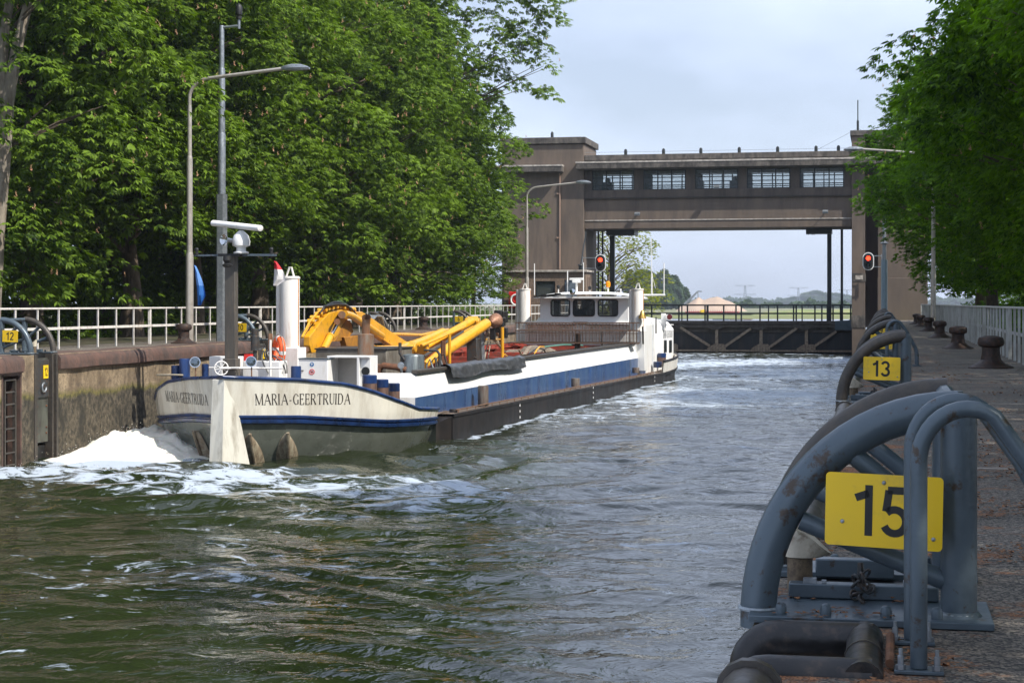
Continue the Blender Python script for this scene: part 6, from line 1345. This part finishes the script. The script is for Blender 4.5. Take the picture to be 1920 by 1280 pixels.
# rusty cage
def cage():
    Y = 83.5; x0, x1 = _X(966, Y), _X(1194, Y); z0, z1 = _Z(644, x1, Y), _Z(605.5, x1, Y); T = thing('work_cage', 'rusty barred cage standing across the barge before the wheelhouse', 'cage', ((x0+x1)/2, Y, z0))
    for y, nm in ((Y, 'front_bars'), (Y+1.1, 'rear_bars')):
        m = MB(); n = 36
        for i in range(n+1): x = x0+(x1-x0)*i/n; m.bar((x, y, z0), (x, y, z1), .022, .022)
        for z, w_ in ((z0+.02,.05),(z1,.05),((z0+z1)/2+.12,.055),((z0+z1)/2-.02,.03)): m.bar((x0, y, z), (x1, y, z), w_, w_)
        part(nm, m, mat('cage_rust', (.14,.115,.095), .7, .2, .35, 6, (.16,.07,.035), .45), T, smooth=False)
    m = MB(); m.box(x0, x1, Y+.03, Y+1.07, z0-.03, z0); zz = (z0+z1)/2+.1
    for i in range(60): x = x0+(x1-x0)*i/59; m.bar((x, Y, zz), (x, Y+1.1, zz), .03, .03)
    part('grating', m, 'cage_rust', T, smooth=False)
    m = MB()
    for i in range(70): x = x0+.5+(x1-x0-.6)*i/69; m.bar((x, Y+.5, z0), (x+.04*math.sin(i), Y+.5, zz-.05), .012, .012)
    for j in range(9): z = z0+(zz-z0)*j/9; m.bar((x0+.5, Y+.5, z), (x1-.1, Y+.5, z), .015, .015)
    part('mesh_panel', m, 'steel_worn', T, smooth=False)
cage()

# ---------------------------------------------------------------- wheelhouse and forward house
def wheelhouse():
    Yw = 86.6; lx0, lx1 = LB(1012, 600, Y=Yw).x, LB(1178, 600, Y=Yw).x; ly = LB(1095, 600, Y=Yw).y
    zb = LB(1095, 602, Y=Yw).z; zt = LB(1095, 558, Y=Yw).z; xs0 = LB(1003, 600, Y=Yw).x; hx1 = 3.0
    # deckhouse below
    d = MB(); d.box(-2.9, 3.0, ly+.4, ly+4.2, .35, zb-.16); bp('deckhouse', d, 'white', bevel=.06)
    d = MB(); d.box(LB(983,600,Y=Yw).x, LB(1075,600,Y=Yw).x, ly-.1, ly+4.3, zb-.158, zb-.03); d.box(LB(1102,600,Y=Yw).x, LB(1186,600,Y=Yw).x, ly-.1, ly+4.3, zb-.158, zb-.03); d.box(LB(1040,600,Y=Yw).x, LB(1120,600,Y=Yw).x, ly+.3, ly+4.2, zb-.158, zb-.035); bp('deck_ledge', d, 'white', bevel=.02)
    # walls as a frame round the windows
    wx = [(1033, 1068), (1075, 1114.5), (1122, 1158.5)]; wz0, wz1 = LB(1095, 592, Y=Yw).z, LB(1095, 562.5, Y=Yw).z; w_ = MB(); xs = [lx0]
    for a, b in wx: xs += [LB(a, 590, Y=Yw).x, LB(b, 590, Y=Yw).x]
    xs.append(lx1); D = 3.0
    w_.box(lx0, lx1, ly, ly+.08, zb-.03, wz0); w_.box(lx0, lx1, ly, ly+.08, wz1, zt+.05)
    for i in range(0, 8, 2): w_.box(xs[i], xs[i+1], ly, ly+.08, wz0, wz1)
    w_.box(lx0, lx1, ly+D-.08, ly+D, zb-.03, wz0); w_.box(lx0, lx1, ly+D-.08, ly+D, wz1, zt+.05)
    for x in (lx0, lx0+1.5, lx0+3.0, lx1-.2): w_.box(x, x+.16, ly+D-.08, ly+D, wz0, wz1)
    for x in (lx0, lx1-.07): w_.box(x, x+.07, ly+.08, ly+D-.08, zb-.03, wz0); w_.box(x, x+.07, ly+.08, ly+D-.08, wz1, zt+.05); w_.box(x, x+.07, ly+.08, ly+.5, wz0, wz1); w_.box(x, x+.07, ly+1.5, ly+1.75, wz0, wz1); w_.box(x, x+.07, ly+D-.3, ly+D-.08, wz0, wz1)
    W = bp('wheelhouse', w_, mat('white_grey', (.82,.83,.84), .45, 0, .05, 2), smooth=False)
    for i in range(1, 7, 2):
        g = MB(); a, b = xs[i], xs[i+1]; r = .12; o = []
        for sx_, sz_, a0 in ((1,1,0),(-1,1,90),(-1,-1,180),(1,-1,270)):
            for k in range(6): u = R(a0+18*k); o.append(((a+b)/2+sx_*((b-a)/2-r)+r*math.cos(u), ly-.015, (wz0+wz1)/2+sz_*((wz1-wz0)/2-r)+r*math.sin(u)))
        g.tube(o, .035, 8, closed=True); q = bp('window_seal', g, 'ink', W); gl = MB(); gl.box(a, b, ly+.02, ly+.035, wz0, wz1); bp('pane', gl, 'glass', W, smooth=False)
        # rounded corners
    ro = MB(); rx0, rx1 = LB(1000, 560, Y=Yw-.5).x, LB(1188, 560, Y=Yw-.5).x; ry0, ry1 = ly-.55, ly+D+.35; rows = []
    for j in range(9):
        v = j/8; row = []
        for i in range(17): u = i/16; row.append((rx0+(rx1-rx0)*u, ry0+(ry1-ry0)*v, zt+.05+.26*(1-abs(2*u-1)**3)*(1-.5*abs(2*v-1)**4)))
        rows.append(row)
    ro.rows(rows); ro.box(rx0, rx1, ry0, ry1, zt-.03, zt+.06); rf = bp('roof', ro, 'white', W, bevel=.0, ang=40)
    it = MB(); it.box(lx0+1.9, lx0+2.5, ly+1.2, ly+1.5, zb, wz0+.85); it.lathe(((lx0+lx1)/2+.25, ly+1.0, wz0), [(.2,0),(.24,.3),(.12,.5),(.14,.62),(.05,.72)], 12); it.box(lx0+3.4, lx1-.3, ly+1.6, ly+1.7, zb, wz1); it.box(lx0+.5, lx0+.8, ly+.9, ly+1.2, zb, wz1); it.box((lx0+lx1)/2-.9, (lx0+lx1)/2-.1, ly+.5, ly+.9, zb, wz0+.35); bp('console', it, mat('console_dark', (.03,.035,.05), .5), W)
    it = MB(); it.box(lx0+1.35, lx0+1.6, ly+1.3, ly+1.6, zb, wz1); it.box(lx0+3.3, lx0+3.6, ly+1.9, ly+2.1, zb, wz1); bp('cabinet', it, mat('cabinet_brown', (.12,.045,.03), .5), W)
    fl = MB(); fl.box(lx0+.02, lx1-.02, ly+.1, ly+D-.1, zb-.02, zb+.0); bp('floor', fl, 'deck', W)
    # roof gear
    def stick(px, p0, p1, r, m='white', nm='antenna', Y=Yw+1.2): a, b = LB(px, p0, Y=Y), LB(px, p1, Y=Y); s = MB(); s.tube([a, b], r*.6, 7); return bp(nm, s, m, None)
    stick(1002, 553, 494, .04); stick(1064, 553, 508, .05); stick(1094, 553, 492, .035); stick(1047, 553, 540, .05); stick(1106, 553, 541, .05); stick(1140, 553, 535, .06); stick(1164, 553, 541, .045)
    a = LB(1140, 533, Y=Yw+1.2); s = MB(); s.lathe((a.x, a.y, a.z-.14), [(.10,0),(.10,.05),(.12,.06),(.12,.24),(.06,.3)], 12); bp('amber_beacon', s, 'amber', None)
    for px, py in ((1047, 538), (1106, 540)): a = LB(px, py, Y=Yw+1.2); s = MB(); s.lathe((a.x, a.y, a.z-.1), [(.06,0),(.09,.06),(.09,.16),(.03,.2)], 10); bp('navigation_lamp', s, 'ink', None)
    s = MB(); a = LB(1081, 527, Y=Yw+1); s.box(a.x-.36, a.x+.36, a.y-.08, a.y+.1, a.z+.05, a.z+.16); s.box(a.x-.2, a.x+.2, a.y-.15, a.y+.2, a.z-.08, a.z+.05); s.tube([(a.x, a.y, a.z), (a.x, a.y, zt+.2)], .06, 8); bp('radar', s, 'white', None, bevel=.02)
    s = MB(); a = LB(1073.5, 547, Y=Yw-.6); s.lathe(a, [(.05,-.18),(.13,-.08),(.15,0),(.12,.02)], 16, (0,-1,.1)); s.tube([a, a-Vector((0,0,.25))], .03, 6); bp('searchlight', s, 'chrome', None)
    s = MB(); a, b = LB(1000, 556, Y=Yw-.5), LB(1046, 551, Y=Yw-.5); s.tube([a, b], .03, 6); s.cbox(b, .3, .1, .08); s.cbox(a.lerp(b,.4), .25, .1, .1); bp('folded_aerial', s, 'ink', None)
    # tall thin mast and yard on the far side
    s = MB(); Y2 = Yw+3; s.tube([LB(1196,553,Y=Y2), LB(1247,553,Y=Y2)], .05, 8); s.tube([LB(1222,552,Y=Y2), LB(1222,512,Y=Y2)], .04, 8); s.tube([LB(1222,512,Y=Y2), LB(1221.5,446,Y=Y2)], .02, 5); s.tube([LB(1245,552,Y=Y2), LB(1245,493,Y=Y2)], .03, 6); s.tube([LB(1223,516,Y=Y2), LB(1229,541,Y=Y2)], .012, 4); s.tube([LB(1196,559,Y=Y2), LB(1214,559,Y=Y2)], .05, 8); bp('signal_yard', s, 'white', None)
    s = MB(); a = LB(1205, 589, Y=85.2); s.lathe((a.x, a.y-.1, a.z-.2), [(.20,0),(.19,.06),(.12,.22),(.09,.34),(.03,.4)], 16); tagm('ship_bell', toB(s), 'brass', 'brass bell hanging beside the right white post before the wheelhouse', 'bell')
wheelhouse()
def forehouse():
    ly0 = LX(1213, 660, 3.0).y; ly1 = LX(1268, 660, 3.2).y; zt0 = LX(1230, 627, 3.0).z; zt1 = LX(1215, 602, 3.0).z
    b = MB(); n = 12; rows = []
    ys_ = np.linspace(ly0+1.0, ly1, 10)
    for y in ys_: k = min(1, (ly1-y)/1.0); w_ = 2.75+.45*math.sqrt(max(0, k)); zr = 3.35-.35*(y-ly0)/(ly1-ly0); rows.append([(-w_, y, .35), (-w_, y, zr-.45), (-w_+.3, y, zr-.08), (-w_+.9, y, zr+.08), (w_-.9, y, zr+.08), (w_-.3, y, zr-.08), (w_, y, zr-.45), (w_, y, .35)])
    b.rows(rows); m0 = len(b.v); b.f += [tuple(range(7,-1,-1)), tuple(m0-8+k for k in range(8))]; H = bp('fore_cabin', b, 'white', ang=40)
    b = MB(); b.box(1.6, 3.12, ly0-1.2, ly0+1.2, .35, LX(1213, 606, 3.0).z); bp('cabin_wing', b, 'white', bevel=.08)
    for i, (p0, p1) in enumerate(((1244.5, 1249.5), (1254, 1259))):
        a, c = LX(p0, 650, 3.2), LX(p1, 650, 3.2); w_ = MB(); z0, z1 = LX(p0, 661 if i == 0 else 661, 3.2).z, LX(p0, 638, 3.2).z; w_.box(3.19, 3.225, a.y, c.y, z0, z1); f = bp('cabin_window', w_, 'ink', H, bevel=.01); g = MB(); g.box(3.226, 3.235, a.y+.08, c.y-.08, z0+.08, z1-.08); bp('pane', g, 'glass', H)
    lt = lettering('MARIA-GEERTRUIDA', lambda s, z: Vector((3.206, s, z)), LX(1243, 630, 3.2).y, LX(1261, 630, 3.2).y-LX(1243, 630, 3.2).y, .40)
    zq = LX(1252, 633, 3.2).z
    for v in lt.v: v.z += zq
    bp('cabin_lettering', lt, mat('text_grey', (.25,.25,.25), .6), H, smooth=False)
    dr = MB(); a = LX(1222, 660, 3.03); dr.box(3.121, 3.15, a.y-.5, a.y+.6, .55, a.z+1.4); bp('cabin_door', dr, mat('door_grey', (.66,.69,.72), .5), bevel=.05)
    # bow bulwark
    bw = MB(); ysw = [y for y in np.linspace(LX(1238, 690, 3.7).y, 58.15, 26)]
    for sg in (1, -1):
        rr = []
        for y in ysw: w_ = side(y); rr.append([(sg*w_, y, deckz(y)), (sg*(w_+.06), y, deckz(y)+.56)])
        bw.rows(rr); bw.rows([[ (q[0][0]-sg*.06, q[0][1], q[0][2]) , (q[1][0]-sg*.06, q[1][1], q[1][2])] for q in rr])
    bp('bow_bulwark', bw, 'white_dirty', ang=50)
    rl = MB()
    for sg in (1, -1): rl.tube([(sg*(side(y)+.05), y, deckz(y)+.58) for y in ysw], .06, 8)
    bp('bulwark_rail', rl, 'hull_black')
    for px, py, m in ((1233, 678, 'navy'), (1241, 662, 'navy')): p = LX(px, py, 3.45); pile(p.x, p.y, .7, p.z, .22, 'pile_rust' if px == 1241 else 'navy', 'bow_bollard', 'navy')
    f = MB(); yy = 56.2; f.tube([(side(yy)+.08, yy, -.3), (side(yy)+.10, yy, 1.2)], .09, 10); bp('bow_fender', f, mat('fender_wood', (.25,.18,.06), .9, 0, .4, 8), None)
    g = MB(); a = LB(1243, 600, Y=93); g.box(a.x-.10, a.x+.12, a.y, a.y+.3, a.z-.5, a.z+.35); g.cbox((a.x+.3, a.y, a.z+.15), .30, .25, .3); ring(g, (a.x+.1, a.y+.6, a.z-.25), .36, .022, (0,0,1)); ring(g, (a.x+.1, a.y+.6, a.z-.55), .36, .022, (0,0,1)); bp('bow_lamp', g, 'white', bevel=.01)
    g = MB(); a = LB(1256, 594, Y=92.8); g.lathe(a, [(.14,0),(.14,.15)], 12, (0,-1,0)); bp('bow_lamp_lens', g, mat('dark_red', (.12,.01,.015), .2), None)
    g = MB(); a = LB(1206, 645, Y=88); g.tube([LB(1206,645,Y=85), LB(1205,612,Y=85)], .05, 6); g.tube([LB(1230,625,Y=90), LB(1230,594,Y=90)], .04, 6); bp('stanchion', g, 'steel_dark', None)
forehouse()

# ---------------------------------------------------------------- air
def haze():
    b = MB(); b.box(-2200, 3200, -30, 3300, -6, 75); m = bpy.data.materials.new('haze_air'); m.use_nodes = True; nt = m.node_tree; nt.nodes.clear()
    o = N(nt, 'ShaderNodeOutputMaterial'); v = N(nt, 'ShaderNodeVolumePrincipled'); v.inputs['Density'].default_value = HAZE; v.inputs['Color'].default_value = (.80,.88,1,1); v.inputs['Anisotropy'].default_value = .3
    nt.links.new(v.outputs[0], o.inputs['Volume']); MATS['haze_air'] = m; struct('haze', b, 'haze_air', kind='stuff', smooth=False)
HAZE = .00022
if HAZE: haze()
